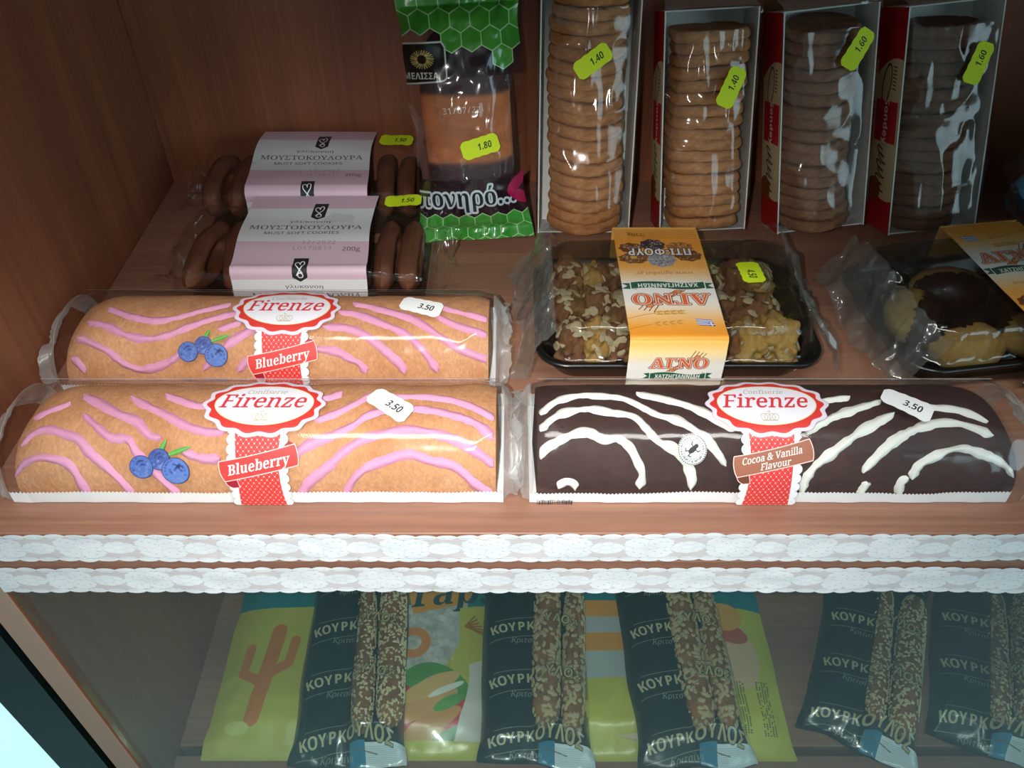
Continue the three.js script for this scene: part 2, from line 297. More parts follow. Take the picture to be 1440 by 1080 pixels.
const berryPrint = printed(canvasTex(512, 384, (g, w, h) => {
  const leaf = (x, y, r, l) => { g.save(); g.translate(x, y); g.rotate(r); g.fillStyle = '#4e9a3c'; g.beginPath(); g.moveTo(0, 0); g.quadraticCurveTo(l / 2, -34, l, 0); g.quadraticCurveTo(l / 2, 34, 0, 0); g.fill(); g.strokeStyle = '#86c36c'; g.lineWidth = 4; g.beginPath(); g.moveTo(0, 0); g.lineTo(l, 0); g.stroke(); g.restore(); };
  leaf(235, 150, -1.1, 110); leaf(270, 170, -0.35, 210);
  const berry = (x, y, r, c) => { g.fillStyle = c; g.beginPath(); g.arc(x, y, r, 0, 7); g.fill(); g.strokeStyle = '#2f3e78'; g.lineWidth = 5; g.stroke(); for (let i = 0; i < 60; i++) { const a = hash3(i, x, 1) * 6.28, q = r * 0.85 * Math.sqrt(hash3(i, x, 2)); g.fillStyle = hash3(i, x, 3) > 0.5 ? 'rgba(110,135,195,0.5)' : 'rgba(45,60,120,0.4)'; g.beginPath(); g.arc(x + q * Math.cos(a), y + q * Math.sin(a), 9, 0, 7); g.fill(); } };
  berry(235, 190, 74, '#485a9c'); berry(105, 245, 82, '#506bb0'); berry(345, 275, 96, '#5a78bd');
  g.fillStyle = '#26325f'; g.beginPath(); for (let i = 0; i < 10; i++) { const a = i / 10 * 6.283, q = i % 2 ? 12 : 36; g.lineTo(368 + q * Math.cos(a), 238 + q * 0.8 * Math.sin(a)); } g.fill();
}));
const sealPrint = printed(canvasTex(384, 384, (g, w, h) => {
  g.translate(192, 192); g.fillStyle = '#e9eeee'; g.beginPath(); g.arc(0, 0, 188, 0, 7); g.fill(); g.strokeStyle = '#2c3134'; g.lineWidth = 14; g.setLineDash([18, 8]); g.beginPath(); g.arc(0, 0, 178, 0, 7); g.stroke(); g.setLineDash([]); g.lineWidth = 5; g.beginPath(); g.arc(0, 0, 116, 0, 7); g.stroke();
  g.fillStyle = '#23282b'; g.font = 'bold 40px sans-serif'; g.textAlign = 'center'; g.textBaseline = 'middle';
  const arc = (txt, a0, a1, r, flip) => [...txt].forEach((c, i) => { const a = a0 + (a1 - a0) * i / (txt.length - 1); g.save(); g.rotate(a); g.translate(0, flip ? r : -r); g.fillText(c, 0, 0); g.restore(); });
  arc('RAINFOREST ALLIANCE', -1.95, 1.95, 144, false); arc('PEOPLE & NATURE', 0.95, -0.95, 144, true);
  g.rotate(-0.6); g.lineCap = 'round'; g.strokeStyle = '#23282b';   // a small tree frog
  g.beginPath(); g.ellipse(0, 4, 62, 34, 0, 0, 7); g.fill(); g.beginPath(); g.ellipse(62, -4, 34, 26, 0.1, 0, 7); g.fill(); g.lineWidth = 13;
  for (const [a, b, c, d, e, f] of [[-40, 20, -88, 30, -66, 62], [-40, -14, -84, -34, -62, -62], [34, 28, 40, 62, 74, 70], [30, -22, 30, -58, 58, -76]]) { g.beginPath(); g.moveTo(a, b); g.lineTo(c, d); g.lineTo(e, f); g.stroke(); }
}));
const lacePrint = printed(canvasTex(1024, 64, (g, w, h) => { g.fillStyle = 'rgba(228,232,236,0.92)'; g.fillRect(0, 0, w, h * 0.55); for (let i = 0; i < 64; i++) { g.beginPath(); g.arc((i + 0.5) * 16, h * 0.5, 9, 0, 7); g.fill(); } }));
const barcodePrint = printed(canvasTex(512, 128, (g, w, h) => { g.fillStyle = '#1c2022'; let x = 6; while (x < 380) { const q = 3 + Math.floor(hash3(x, 2, 2) * 9); g.fillRect(x, 20 + (x % 3) * 8, q, 108); x += q + 4 + Math.floor(hash3(x, 5, 2) * 9); } }));

function rollPackage({ label, X, dc, cake, icing, labelMat, stripes, labelX, tag, extras = [], filmSeed, round = [0.4, 0.1] }) {
  const g = thing('roll_cake_package', label, 'cake', [X, SH, EYE_D - dc]);
  const squeeze = (x) => { const r = x < 0 ? round[0] : round[1], w = r > 0.3 ? 0.03 : 0.012, e = clamp((Math.abs(x) - (HALF - 0.003 - w)) / w); return Math.sqrt(1 - r * 1.4 * e ** 2.4); };
  // sponge
  const body = grid(110, 40, (u, v) => { const x = (u * 2 - 1) * (HALF - 0.003); const p = domePoint(x, v * SEC.total, -0.0028 + 0.0009 * fbm(x * 60, v * 9, filmSeed), 0); const k = squeeze(x); return [x, Math.max(0.002, p[1] * k), p[2] * (0.72 + 0.28 * k)]; }, (u, v) => [u * 2.2, v]);
  const caps = [-1, 1].map((s) => { const x = s * (HALF - 0.003), k = squeeze(x); return grid(40, 1, (u, v) => { const p = domePoint(x, u * SEC.total, -0.0028); return [x + s * 0.002 * (1 - v), mix(0.008, Math.max(0.002, p[1] * k), v), mix(0, p[2] * (0.72 + 0.28 * k), v)]; }, (u, v) => [u, v * 0.3]); });
  part('sponge_roll', merged([body, ...caps]), cake, g);
  // icing
  for (const line of stripes) {
    const pts = line.map(([px, py]) => onRoll(px, py, X, dc)).filter(Boolean); if (pts.length < 2) continue;
    const curve = new THREE.CatmullRomCurve3(pts.map(([x, s]) => new V3(x, s, 0)), false, 'centripetal'), n = Math.max(14, Math.round(curve.getLength() / 0.0013)), sd = pts[0][0] * 900;
    const P = curve.getSpacedPoints(n), halfW = 0.0027;
    part('icing_stripe', grid(n, 6, (u, v) => {
      const i = Math.min(n, Math.round(u * n)), a = P[Math.max(0, i - 1)], b = P[Math.min(n, i + 1)], tx = b.x - a.x, ts = b.y - a.y, L = Math.hypot(tx, ts) || 1, end = Math.min(1, Math.sqrt(Math.min(u, 1 - u) * n / 2.5 + 0.05));
      const w = halfW * end * (1 + 0.32 * noise(u * n * 0.14, sd) + 0.16 * noise(u * n * 0.5, sd, 4)), q = v * 2 - 1;
      const x = clamp(P[i].x - ts / L * w * q, -HALF + 0.004, HALF - 0.004), s = P[i].y + tx / L * w * q, k = squeeze(x);
      const p = domePoint(x, Math.max(0.002, s), -0.0022 + 0.0017 * (1 - q * q) * (0.8 + 0.25 * noise(u * n * 0.3, v * 3, sd)) - 0.0004 * Math.abs(q), 0);
      return [x, p[1] * k, p[2] * (0.72 + 0.28 * k)];
    }), icing, g);
  }
  // white paper base with a pinked front edge
  const bx0 = round[0] > 0.3 ? -HALF + 0.001 : -HALF - 0.001, bx1 = round[1] > 0.3 ? HALF - 0.008 : HALF + 0.001;
  const nz = 128, flange = grid(nz * 2, 2, (u, v) => { const x = mix(bx0, bx1, u), top = 0.0088 - (Math.round(u * nz * 2) % 2) * 0.0011 + 0.0008 * noise(u * 12, filmSeed); return domePoint(x, v * top, -0.0005 + 0.0004 * noise(u * 30, 3, filmSeed)); });
  const back = grid(nz * 2, 2, (u, v) => domePoint(mix(bx0, bx1, u), SEC.total - v * (0.012 - (Math.round(u * nz * 2) % 2) * 0.001), -0.0005));
  part('paper_base', merged([flange, back, new THREE.BoxGeometry(bx1 - bx0, 0.0008, 0.074).translate((bx0 + bx1) / 2, 0.0005, 0)]), paperWhite, g, 'white paper base with pinked edge');
  // clear film, gathered and crimped at both ends
  part('film_wrap', grid(200, 72, (u, v) => {
    const x = (u * 2 - 1) * HALF, endz = smooth(0.72, 1, Math.abs(u * 2 - 1));
    const c = (0.25 + 1.4 * endz) * 0.0007 * (ridge(x * 45 + filmSeed, v * 5, filmSeed) - 0.6) + 0.0003 * noise(x * 20, v * 3, filmSeed);
    return domePoint(x, v * SEC.total, 0.0006 + Math.max(-0.0009, c), 0.06);
  }), film, g, 'clear glossy film wrapper');
  for (const sd of [-1, 1]) part('film_end', grid(26, 70, (u, v) => {
    const q = SEC.at(v * SEC.total), k = 0.94, y0 = Math.max(0.0008, (q.y + 0.0008 * q.ny) * k), z0 = (q.z + q.nz * 0.0008) * k, c = smooth(0, 0.75, u);
    const yy = mix(y0, 0.004 + y0 * 0.55 + 0.006 * noise(v * 9, u * 3, filmSeed), c * 0.75), zz = mix(z0, z0 * 0.86 + 0.005 * noise(v * 7, 3 + u * 2, filmSeed + sd), c);
    return [sd * (HALF + u * 0.009 + 0.0028 * (u) * noise(v * 14, u * 4, filmSeed + sd * 3) + 0.0012 * ridge(u * 7, v * 22, filmSeed) * u), Math.max(0.0008, yy), zz];
  }), filmHazy, g, 'crimped end of the film wrapper');
  // print on the film
  const decal = (name, x0, x1, s0, s1, mat, off = 0.0013, lab) => part(name, grid(36, 36, (u, v) => domePoint(mix(x0, x1, u), mix(s0, s1, v), off)), mat, g, lab);
  decal('printed_label', labelX - 0.04, labelX + 0.04, 0.0006, 0.0846, labelMat, 0.0013, 'red quilted label with an oval name plate');
  decal('lace_print', -HALF + 0.004, HALF - 0.004, 0.0835, 0.0885, lacePrint, 0.0012);
  for (const [px, py, w, h, mat, nm] of extras) { const [x, s] = onRoll(px, py, X, dc); decal(nm, x - w / 2, x + w / 2, Math.max(0.0005, s - h / 2), s + h / 2, mat, 0.0012); }
  const [tx, ts] = onRoll(tag[0], tag[1], X, dc), c = Math.cos(tag[2]), q = Math.sin(tag[2]);
  part('price_tag', tagGeo((lx, ly) => domePoint(tx + lx * c - ly * q, ts + lx * q + ly * c, 0.0021)), tagMat('3.50', false), g, 'white price tag reading 3.50');
  return g;
}
rollPackage({
  label: 'blueberry roll cake with pink icing at the front, beside the cocoa roll', X: -0.1387, dc: 0.319, cake: spongeMat, icing: pinkIcing, labelMat: blueLabel, labelX: 0.0045, tag: [549, 571, -0.62], filmSeed: 3,
  extras: [[229, 646, 0.038, 0.0285, berryPrint, 'berry_print']],
  stripes: [
    [[8, 669], [18, 653], [46, 644], [67, 646], [89, 653], [101, 666], [113, 687], [122, 702]],
    [[18, 617], [34, 605], [61, 600], [86, 608], [107, 617], [122, 637], [147, 660], [171, 684], [185, 702]],
    [[40, 577], [76, 569], [98, 563]], [[115, 579], [131, 595], [153, 614], [177, 617], [189, 638], [214, 666], [232, 684], [254, 704]],
    [[116, 551], [137, 562], [162, 577], [189, 589], [208, 611], [226, 615]], [[250, 630], [266, 641], [287, 647], [308, 646]],
    [[183, 554], [208, 568], [232, 580], [257, 595], [287, 605], [315, 606]], [[232, 551], [254, 559], [275, 566], [293, 565]],
    [[484, 702], [496, 678], [511, 663], [539, 650], [575, 640], [603, 649], [637, 658], [655, 672], [670, 687], [692, 699]],
    [[421, 702], [435, 681], [459, 660], [487, 632], [517, 614], [551, 605], [579, 602], [612, 608], [646, 621], [676, 641], [698, 657]],
    [[398, 654], [432, 626], [466, 611], [496, 595], [517, 580], [551, 571], [594, 571], [637, 580], [673, 595], [696, 614]],
    [[441, 589], [472, 577], [502, 562], [524, 551], [563, 553], [609, 554], [649, 562], [676, 573], [698, 583]], [[453, 557], [481, 548]],
  ],
});
rollPackage({
  label: 'blueberry roll cake with pink icing, second row, behind another blueberry roll', X: -0.1445, dc: 0.4035, cake: spongeMat, icing: pinkIcing, labelMat: blueLabel, labelX: 0.0055, tag: [593, 434, -0.3], filmSeed: 8,
  extras: [[290, 486, 0.036, 0.027, berryPrint, 'berry_print']],
  stripes: [
    [[92, 496], [107, 513], [116, 525]], [[101, 466], [122, 479], [150, 495], [171, 513], [195, 522], [217, 519], [241, 507], [257, 492]],
    [[119, 446], [147, 455], [174, 469], [202, 475], [232, 470], [260, 458], [293, 446], [339, 434]], [[150, 429], [183, 441], [214, 447], [244, 444], [275, 435], [324, 424]],
    [[284, 522], [298, 507], [324, 479], [342, 467], [366, 455]], [[333, 525], [348, 504]], [[305, 461], [339, 449]],
    [[441, 490], [472, 495], [493, 507], [505, 513], [514, 527]], [[453, 457], [484, 458], [508, 467], [527, 481], [545, 498], [563, 516], [569, 527]],
    [[475, 435], [502, 438], [539, 453], [563, 464], [582, 479], [600, 501], [615, 525]], [[496, 423], [527, 429], [557, 437], [582, 446], [612, 467], [643, 489], [673, 502], [704, 508]],
    [[612, 440], [643, 455], [673, 464], [701, 469]], [[600, 423], [634, 432], [667, 440], [698, 443]],
  ],
});
rollPackage({
  label: 'dark cocoa roll cake with white icing in clear film on the shelf front', X: 0.1435, dc: 0.319, cake: cocoaMat, icing: whiteIcing, labelMat: cocoaLabel, labelX: -0.0065, tag: [1274, 571, -0.6], filmSeed: 14, round: [0.1, 0.45],
  extras: [[973, 632, 0.0155, 0.0165, sealPrint, 'certification_seal'], [788, 706, 0.026, 0.0075, barcodePrint, 'barcode_print']],
  stripes: [
    [[761, 645], [766, 632], [785, 620], [805, 610], [827, 606], [850, 617], [870, 616], [885, 627], [897, 650], [904, 670], [900, 690]],
    [[759, 601], [777, 585], [802, 574], [832, 571], [860, 576], [892, 582], [910, 600], [927, 620], [947, 630], [960, 645], [970, 662], [974, 680], [972, 692]],
    [[759, 576], [782, 560], [810, 552], [845, 552], [880, 557], [905, 569], [927, 580], [950, 586], [975, 600], [995, 617], [1012, 640], [1022, 657]],
    [[895, 549], [932, 556], [965, 565], [990, 575], [1010, 586], [1025, 595], [1040, 600]], [[785, 689], [795, 682], [807, 684], [809, 692]],
    [[1129, 698], [1134, 681], [1148, 659], [1168, 642], [1190, 623], [1212, 606], [1234, 592], [1259, 578]], [[1136, 609], [1151, 595], [1179, 581], [1207, 570], [1240, 560]], [[1146, 564], [1173, 557], [1196, 555]],
    [[1209, 700], [1223, 681]], [[1215, 667], [1232, 648], [1251, 628], [1271, 612], [1296, 599], [1323, 592], [1348, 592], [1373, 599], [1401, 609]], [[1266, 700], [1269, 684], [1279, 673]],
    [[1284, 676], [1296, 656], [1315, 645], [1337, 634], [1359, 631], [1382, 638], [1407, 646], [1426, 656], [1437, 670]], [[1290, 570], [1318, 569], [1343, 571], [1368, 578], [1393, 589]],
  ],
});

// ------------------------------------------------------------------ soft must cookies in clear packs with a paper band
const mustTex = canvasTex(725, 1024, (g, w, h) => { // 8 px per mm: 90.6 mm across, 128 mm from the back edge over the top and down the front
  const mm = 8; g.fillStyle = '#e3e8ec'; g.fillRect(0, 0, w, h);
  g.fillStyle = '#d9bccd'; g.fillRect(0, 0, w, 15.5 * mm); g.fillRect(0, 60 * mm, w, 35.5 * mm);
  const crest = (x, y) => { g.save(); g.translate(x, y); g.fillStyle = '#23282c'; g.beginPath(); g.moveTo(-5 * mm, -9 * mm); g.lineTo(5 * mm, -9 * mm); g.lineTo(5 * mm, 7 * mm); g.lineTo(0, 10.5 * mm); g.lineTo(-5 * mm, 7 * mm); g.fill(); g.strokeStyle = '#eef1f2'; g.lineWidth = 6; g.lineJoin = 'round'; g.beginPath(); g.moveTo(-2.2 * mm, 5.4 * mm); g.lineTo(2.2 * mm, -1 * mm); g.bezierCurveTo(4.2 * mm, -6 * mm, -0.6 * mm, -7.6 * mm, 0, -2.2 * mm); g.bezierCurveTo(-1 * mm, -6.4 * mm, -5 * mm, -4 * mm, -2.6 * mm, -0.6 * mm); g.lineTo(2 * mm, 4 * mm); g.stroke(); g.beginPath(); g.arc(0.4 * mm, 5.4 * mm, 1.7 * mm, 0, 7); g.stroke(); g.restore(); };
  const T = (t, x, y, px, o = {}) => skewText(g, t, x, y, { font: px + 'px ' + (o.f ?? 'serif'), fill: o.c ?? '#3d4146', sx: o.sx ?? 1 });
  crest(w / 2 + 6 * mm, 19 * mm); T('γλυκονοη', w / 2 + 2 * mm, 32.5 * mm, 34, { sx: 1.5 }); T('ΜΟΥΣΤΟΚΟΥΛΟΥΡΑ', w / 2, 41 * mm, 62, { sx: 1.06, c: '#4a4a4e' }); T('MUST SOFT COOKIES', w / 2 - 2 * mm, 49 * mm, 40, { f: 'sans-serif', sx: 1.12 });
  T('12/2022', w / 2 + 11 * mm, 61 * mm, 46, { f: 'monospace', c: 'rgba(140,120,135,0.6)' }); T('L0178811', w / 2 + 7 * mm, 67.5 * mm, 46, { f: 'monospace', c: 'rgba(140,120,135,0.6)' }); T('200g', w - 12 * mm, 68 * mm, 46, { f: 'sans-serif' });
  crest(w / 2 + 1 * mm, 87 * mm); T('γλυκονοη', w / 2 + 3 * mm, 101.5 * mm, 30, { sx: 1.5 }); T('ΜΟΥΣΤΟΚΟΥΛΟΥΡΑ', w / 2 + 4 * mm, 109.5 * mm, 58, { sx: 1.06 });
});
const bandPaper = phys({ map: mustTex, roughness: 0.55, clearcoat: 0.25, clearcoatRoughness: 0.3 });
const mustCookie = std({ map: spongeTex([124, 74, 46], [74, 40, 24], 0.16), roughness: 0.7 });
function mustPack(label, X, dFront, h0, h1, depth, tagAt, tiltX, seed) {
  const H = h0, g = thing('must_cookie_package', label, 'cookies', at(X, h1, dFront + depth / 2), 'must cookie packages behind the blueberry rolls'); g.rotation.x = tiltX;
  const HX = 0.088, HZ = depth / 2;
  const tray = new THREE.BoxGeometry(HX * 2 - 0.012, 0.002, depth - 0.012).translate(0, 0.002, 0); part('tray', tray, phys({ color: 0x2a1d18, roughness: 0.35 }), g, 'dark plastic tray');
  for (let i = 0; i < 9; i++) { // ring shaped cookies standing on edge
    const t = new THREE.TorusGeometry(1, 0.42, 12, 36), p = t.attributes.position;
    for (let k = 0; k < p.count; k++) { const x = p.getX(k), y = p.getY(k), z = p.getZ(k), w = 1 + 0.09 * noise(x * 2 + i * 3, y * 2, z * 2 + seed); p.setXYZ(k, z * 0.0165 * w, 0.003 + (H - 0.007) * (0.5 + y / 2.84 * w), x * (HZ - 0.008) / 1.42 * w); }
    t.computeVertexNormals(); const m = part('cookie', t, mustCookie, g); m.position.x = -0.073 + i * 0.0182 + rr(-0.001, 0.001); m.rotation.set(0, rr(-0.12, 0.12), rr(-0.09, 0.09));
  }
  // the film: a soft box, pinched into folded corners at both ends
  const sq = (c, k) => Math.sign(c) * Math.abs(c) ** k;
  part('film_wrap', grid(120, 72, (u, v) => {
    const q = u * 2 - 1, x = q * (HX + 0.006), e = smooth(0.8, 1, Math.abs(q)), a = v * Math.PI * 2, c = sq(Math.cos(a), 0.42), s = sq(Math.sin(a), 0.42);
    const cr = 0.0011 * (0.25 + 1.6 * e) * (ridge(x * 55, v * 14, seed) - 0.6), sag = 0.0015 * Math.cos(x * 55 + seed) * (s > 0.5 ? 1 : 0);
    return [x + e * 0.004 * noise(v * 8, seed), H / 2 + s * (H / 2 - 0.0002) * (1 - 0.55 * e * e) + (s > 0 ? cr - sag : 0) + 0.0, c * (HZ + 0.0005 + cr) * (1 - 0.3 * e * e * (0.6 + noise(v * 6, seed)))];
  }), film, g, 'crinkled clear film wrapper');
  for (const sd of [-1, 1]) part('film_end', grid(16, 48, (u, v) => { const z = (v * 2 - 1) * HZ * (0.72 + 0.2 * u); return [sd * (HX + 0.004 + u * 0.013 + 0.003 * u * noise(v * 12, seed)), Math.max(0.002, H * 0.42 + 0.008 * noise(v * 7, u * 2, seed + sd) + 0.004 * u * ridge(v * 13, u * 2, seed)), z]; }), film, g, 'folded end of the film wrapper');
  // paper band: over the top and down the front
  const L = depth + 0.0385;
  part('paper_band', grid(24, 90, (u, v) => {
    const s = (1 - v) * L, x = (u - 0.5) * 0.0906; let y, z; const r = 0.004, topL = depth - r;
    if (s < topL) { z = -HZ + s; y = H + 0.0012; } else { const a = Math.min(1, (s - topL) / (r * 1.57)) * Math.PI / 2; z = HZ - r + Math.sin(a) * (r + 0.0012); y = H - r + Math.cos(a) * (r + 0.0012) - Math.max(0, s - topL - r * 1.57); }
    const wave = 0.0016 * Math.sin(s * 105 + seed) * (s < topL ? 1 : 0.2) + 0.0005 * noise(u * 3, s * 60, seed), side = -0.003 * Math.sin(s / L * Math.PI * 2.2);
    return [x + side * 0.6, Math.max(0.001, y + wave * 0.6 + 0.0008), z + 0.0008];
  }, (u, v) => [u, v]), bandPaper, g, 'pink and white paper band');
  const [tx, tz, rot] = tagAt, c = Math.cos(rot), q = Math.sin(rot);
  part('price_tag', tagGeo((lx, ly) => [tx + lx * c - ly * q, H + 0.004 + 0.12 * (lx * q + ly * c) + 0.0008 * Math.sin(lx * 200), tz - (lx * q + ly * c)]), tagMat('1.50', true), g, 'yellow price tag reading 1.50');
}
mustPack('must cookie pack with pink and white band, directly behind the blueberry rolls', -0.1435, 0.4475, 0.0375, 0, 0.09, [0.064, -0.036, -0.03], 0, 2);
mustPack('must cookie pack with pink and white band against the back panel', -0.154, 0.541, 0.043, 0.0024, 0.085, [0.0625, -0.0245, -0.16], 0.05, 6);

// ------------------------------------------------------------------ filled bun in a green honeycomb bag
{
  const g = thing('bun_bag', 'bun in a green honeycomb printed bag leaning on the back panel', 'bun', at(-0.0275, 0.004, 0.545)); g.rotation.set(-0.32, 0.03, 0.055);
  const Wd = 0.041, L = 0.178;
  const prof = (v) => Math.sin(Math.PI * clamp((v - 0.06) / 0.84)) ** 0.45 || 0;
  const halfW = (v) => Wd * (0.93 + 0.12 * Math.abs(v - 0.45) * 2 + 0.05 * noise(v * 6, 1));
  const bag = (u, v, front) => { const q = u * 2 - 1, w = halfW(v), t = prof(v) * 0.024 * (1 - Math.abs(q) ** 3.2), cr = 0.0022 * (ridge(u * 6 + 3, v * 9, front ? 1 : 5) - 0.6) * (0.5 + Math.abs(v - 0.5) * 1.6); return [q * w + 0.002 * noise(v * 9, q > 0 ? 2 : 7) * Math.abs(q), v * L, 0.02 + (front ? 1 : -0.65) * t + (front ? 1 : -1) * 0.0004 + cr * (1 - Math.abs(q) ** 6)]; };
  const bunTex = dataTex(256, 512, (u, v) => { const d = smooth(0.27, 0.31, v + 0.02 * tn(u, v, 6, 6, 3)) * (1 - smooth(0.62, 0.66, v + 0.02 * tn(u, v, 5, 5, 4))), n = 1 + 0.1 * tn(u, v, 12, 20, 6) + 0.05 * tn(u, v, 50, 80, 7); return [mix(58, 176, d) * n, mix(36, 106, d) * n, mix(40, 62, d) * n]; });
  part('bun', grid(36, 60, (u, v) => { const a = u * Math.PI * 2, y = 0.022 + v * 0.128, e = Math.sqrt(Math.max(0, 1 - Math.abs(v * 2 - 1) ** 5)); return [Math.cos(a) * 0.031 * e * (1 + 0.04 * noise(u * 5, v * 5)), y, 0.021 + Math.sin(a) * 0.0165 * e]; }), std({ map: bunTex, roughness: 0.75 }), g, 'golden brown bun dipped dark at both ends');
  part('film_wrap', merged([grid(60, 110, (u, v) => bag(u, v, true)), grid(40, 60, (u, v) => bag(u, v, false))]), film, g, 'crinkled clear wrapper');
  const print = canvasTex(640, 1380, (c, w, h) => {
    const hex = (x, y, r, fill) => { c.beginPath(); for (let i = 0; i < 6; i++) { const a = i * Math.PI / 3 + Math.PI / 6; c.lineTo(x + r * Math.cos(a), y + r * Math.sin(a)); } c.closePath(); c.fillStyle = fill; c.fill(); c.strokeStyle = '#a9d19a'; c.lineWidth = 5; c.stroke(); };
    const R = 62, dx = R * 1.732, dy = R * 1.5;
    // dark translucent panels
    c.fillStyle = 'rgba(38,24,34,0.86)'; c.fillRect(0, 1010, w, 240);
    c.fillStyle = 'rgba(40,26,36,0.55)'; c.fillRect(0, 330, w, 150);
    for (let r = -1; r < 5; r++) for (let k = -1; k < 8; k++) { const x = k * dx + (r & 1 ? dx / 2 : 0), y = r * dy + 20, cut = r === 4 ? (k < 3 || k === 6) : false; if (r === 3 && k < 2) continue; if (cut) continue; if (r === 4 && k !== 5) continue; hex(x, y, R, r === 0 && k === 1 ? '#7f9488' : hash3(k + 3, r + 3, 1) > 0.5 ? '#3f8f2c' : '#358328'); }
    for (let r = 0; r < 3; r++) for (let k = -1; k < 8; k++) hex(k * dx * 0.86 + (r & 1 ? dx * 0.43 : 0), 1262 + r * dy * 0.82, R * 0.88, hash3(k + 3, r + 9, 1) > 0.5 ? '#3f9a3a' : '#379233');
    // black name plate at the upper left
    c.fillStyle = '#0f1512'; c.strokeStyle = '#b9c2bd'; c.lineWidth = 9; c.beginPath(); c.moveTo(0, 305); c.lineTo(215, 305); c.lineTo(232, 330); c.lineTo(232, 465); c.quadraticCurveTo(232, 490, 205, 492); c.lineTo(0, 505); c.fill(); c.stroke();
    for (let i = 0; i < 26; i++) { const a = i / 26 * 6.28; c.strokeStyle = i % 3 ? '#c9b06a' : '#7f8f52'; c.lineWidth = 6; c.beginPath(); c.moveTo(105 + 26 * Math.cos(a), 385 + 22 * Math.sin(a)); c.lineTo(105 + 66 * Math.cos(a + 0.2), 385 + 46 * Math.sin(a + 0.2)); c.stroke(); }
    skewText(c, 'ΜΕΛΙΣΣΑ', 88, 465, { font: 'bold 46px sans-serif', fill: '#c9d2cc', sx: 1.05 });
    skewText(c, '31/07/22', 300, 640, { font: '44px monospace', fill: 'rgba(228,222,214,0.75)' });
    skewText(c, 'πονηρό...', 285, 1110, { font: 'bold 148px serif', fill: '#16262e', stroke: '#c2cdd2', lw: 26, rot: -0.02, sx: 0.86 });
    c.fillStyle = '#a8104f'; c.beginPath(); c.ellipse(600, 1050, 80, 34, -0.7, 0, 7); c.fill(); c.beginPath(); c.ellipse(605, 1130, 74, 32, 0.6, 0, 7); c.fill();
  });
  part('printed_wrapper', grid(60, 110, (u, v) => { const p = bag(u, v, true); p[2] += 0.0009; return p; }), printed(print, { roughness: 0.3, clearcoat: 0.9, clearcoatRoughness: 0.12 }), g, 'green honeycomb print with dark panels');
  part('price_tag', tagGeo((lx, ly) => { const c = Math.cos(0.24), q = Math.sin(0.24), x = 0.008 + lx * c - ly * q, y = 0.071 + lx * q + ly * c, p = bag(clamp(x / halfW(y / L) / 2 + 0.5), y / L, true); return [p[0], p[1], 0.0462 + 0.0004 * lx]; }, TAG_W, TAG_H), tagMat('1.80', true), g, 'yellow price tag reading 1.80');
}

// ------------------------------------------------------------------ biscuits stacked in long card trays
const cardInner = std({ color: 0xdfe4e1, roughness: 0.8 });
const sideTex = canvasTex(256, 1024, (g, w, h) => { // the tray's printed outer side; reads downwards
  g.fillStyle = '#b3201f'; g.fillRect(0, 0, w, h); g.fillStyle = '#d9c79e'; g.beginPath(); g.moveTo(0, 300); g.quadraticCurveTo(w / 2, 190, w, 220); g.lineTo(w, 860); g.quadraticCurveTo(w / 2, 900, 0, 800); g.fill();
  g.strokeStyle = '#2b1b18'; g.lineWidth = 9; g.beginPath(); g.ellipse(110, 330, 38, 90, 0.25, 0, 7); g.stroke();
  g.lineWidth = 8; for (let i = 0; i < 6; i++) { g.beginPath(); g.ellipse(105 + (i % 2) * 20, 640 + i * 34, 40, 13, 0.5, 0, 5); g.stroke(); } g.lineWidth = 5; for (let i = 0; i < 7; i++) { g.beginPath(); g.moveTo(165, 250 + i * 16); g.lineTo(200, 254 + i * 16); g.stroke(); }
  g.fillStyle = '#c4242c'; g.fillRect(20, 405, 216, 190); skewText(g, 'Sondey', 128, 500, { font: 'bold 60px sans-serif', fill: '#f3ecec', rot: Math.PI / 2 });
  g.fillStyle = '#8c4a26'; g.beginPath(); g.ellipse(60, 830, 70, 60, 0, 0, 7); g.fill();
});
const cardPrint = std({ map: sideTex, roughness: 0.5 });
const biscuitTex = (a, b) => dataTex(256, 64, (u, v, x, y) => { const n = 0.5 + 0.3 * tn(u, v, 24, 6, 21) + 0.25 * tn(u, v, 64, 16, 22) + (hash3(x, y, 9) - 0.5) * 0.25; return [0, 1, 2].map((i) => mix(b[i], a[i], clamp(n))); });
const butterBiscuit = std({ map: biscuitTex([196, 138, 84], [140, 88, 48]), roughness: 0.85 }), cocoaBiscuit = std({ map: biscuitTex([152, 106, 76], [102, 68, 48]), roughness: 0.85 }), darkBiscuit = std({ map: biscuitTex([116, 80, 56], [74, 49, 36]), roughness: 0.85 });
function biscuitGeo(r, t, sd, sq = 2) {
  const pts = []; for (let i = 0; i <= 8; i++) { const a = -Math.PI / 2 + Math.PI * i / 8; pts.push(new THREE.Vector2(r - t * 0.42 + t * 0.42 * Math.cos(a), t / 2 * Math.sin(a))); }
  const g = new THREE.LatheGeometry([new THREE.Vector2(0.0001, -t / 2), ...pts, new THREE.Vector2(0.0001, t / 2)], 40), p = g.attributes.position;
  for (let i = 0; i < p.count; i++) { const x = p.getX(i), y = p.getY(i), z = p.getZ(i), a = Math.atan2(z, x), k = (Math.abs(Math.cos(a)) ** sq + Math.abs(Math.sin(a)) ** sq) ** (-1 / sq) * (1 + 0.01 * Math.cos(a * 20)) + 0.018 * noise(Math.cos(a) * 3 + sd, Math.sin(a) * 3, y * 300); p.setXYZ(i, x * k, y + 0.0005 * noise(x * 300, z * 300, sd), z * k); }
  g.computeVertexNormals(); return g;
}
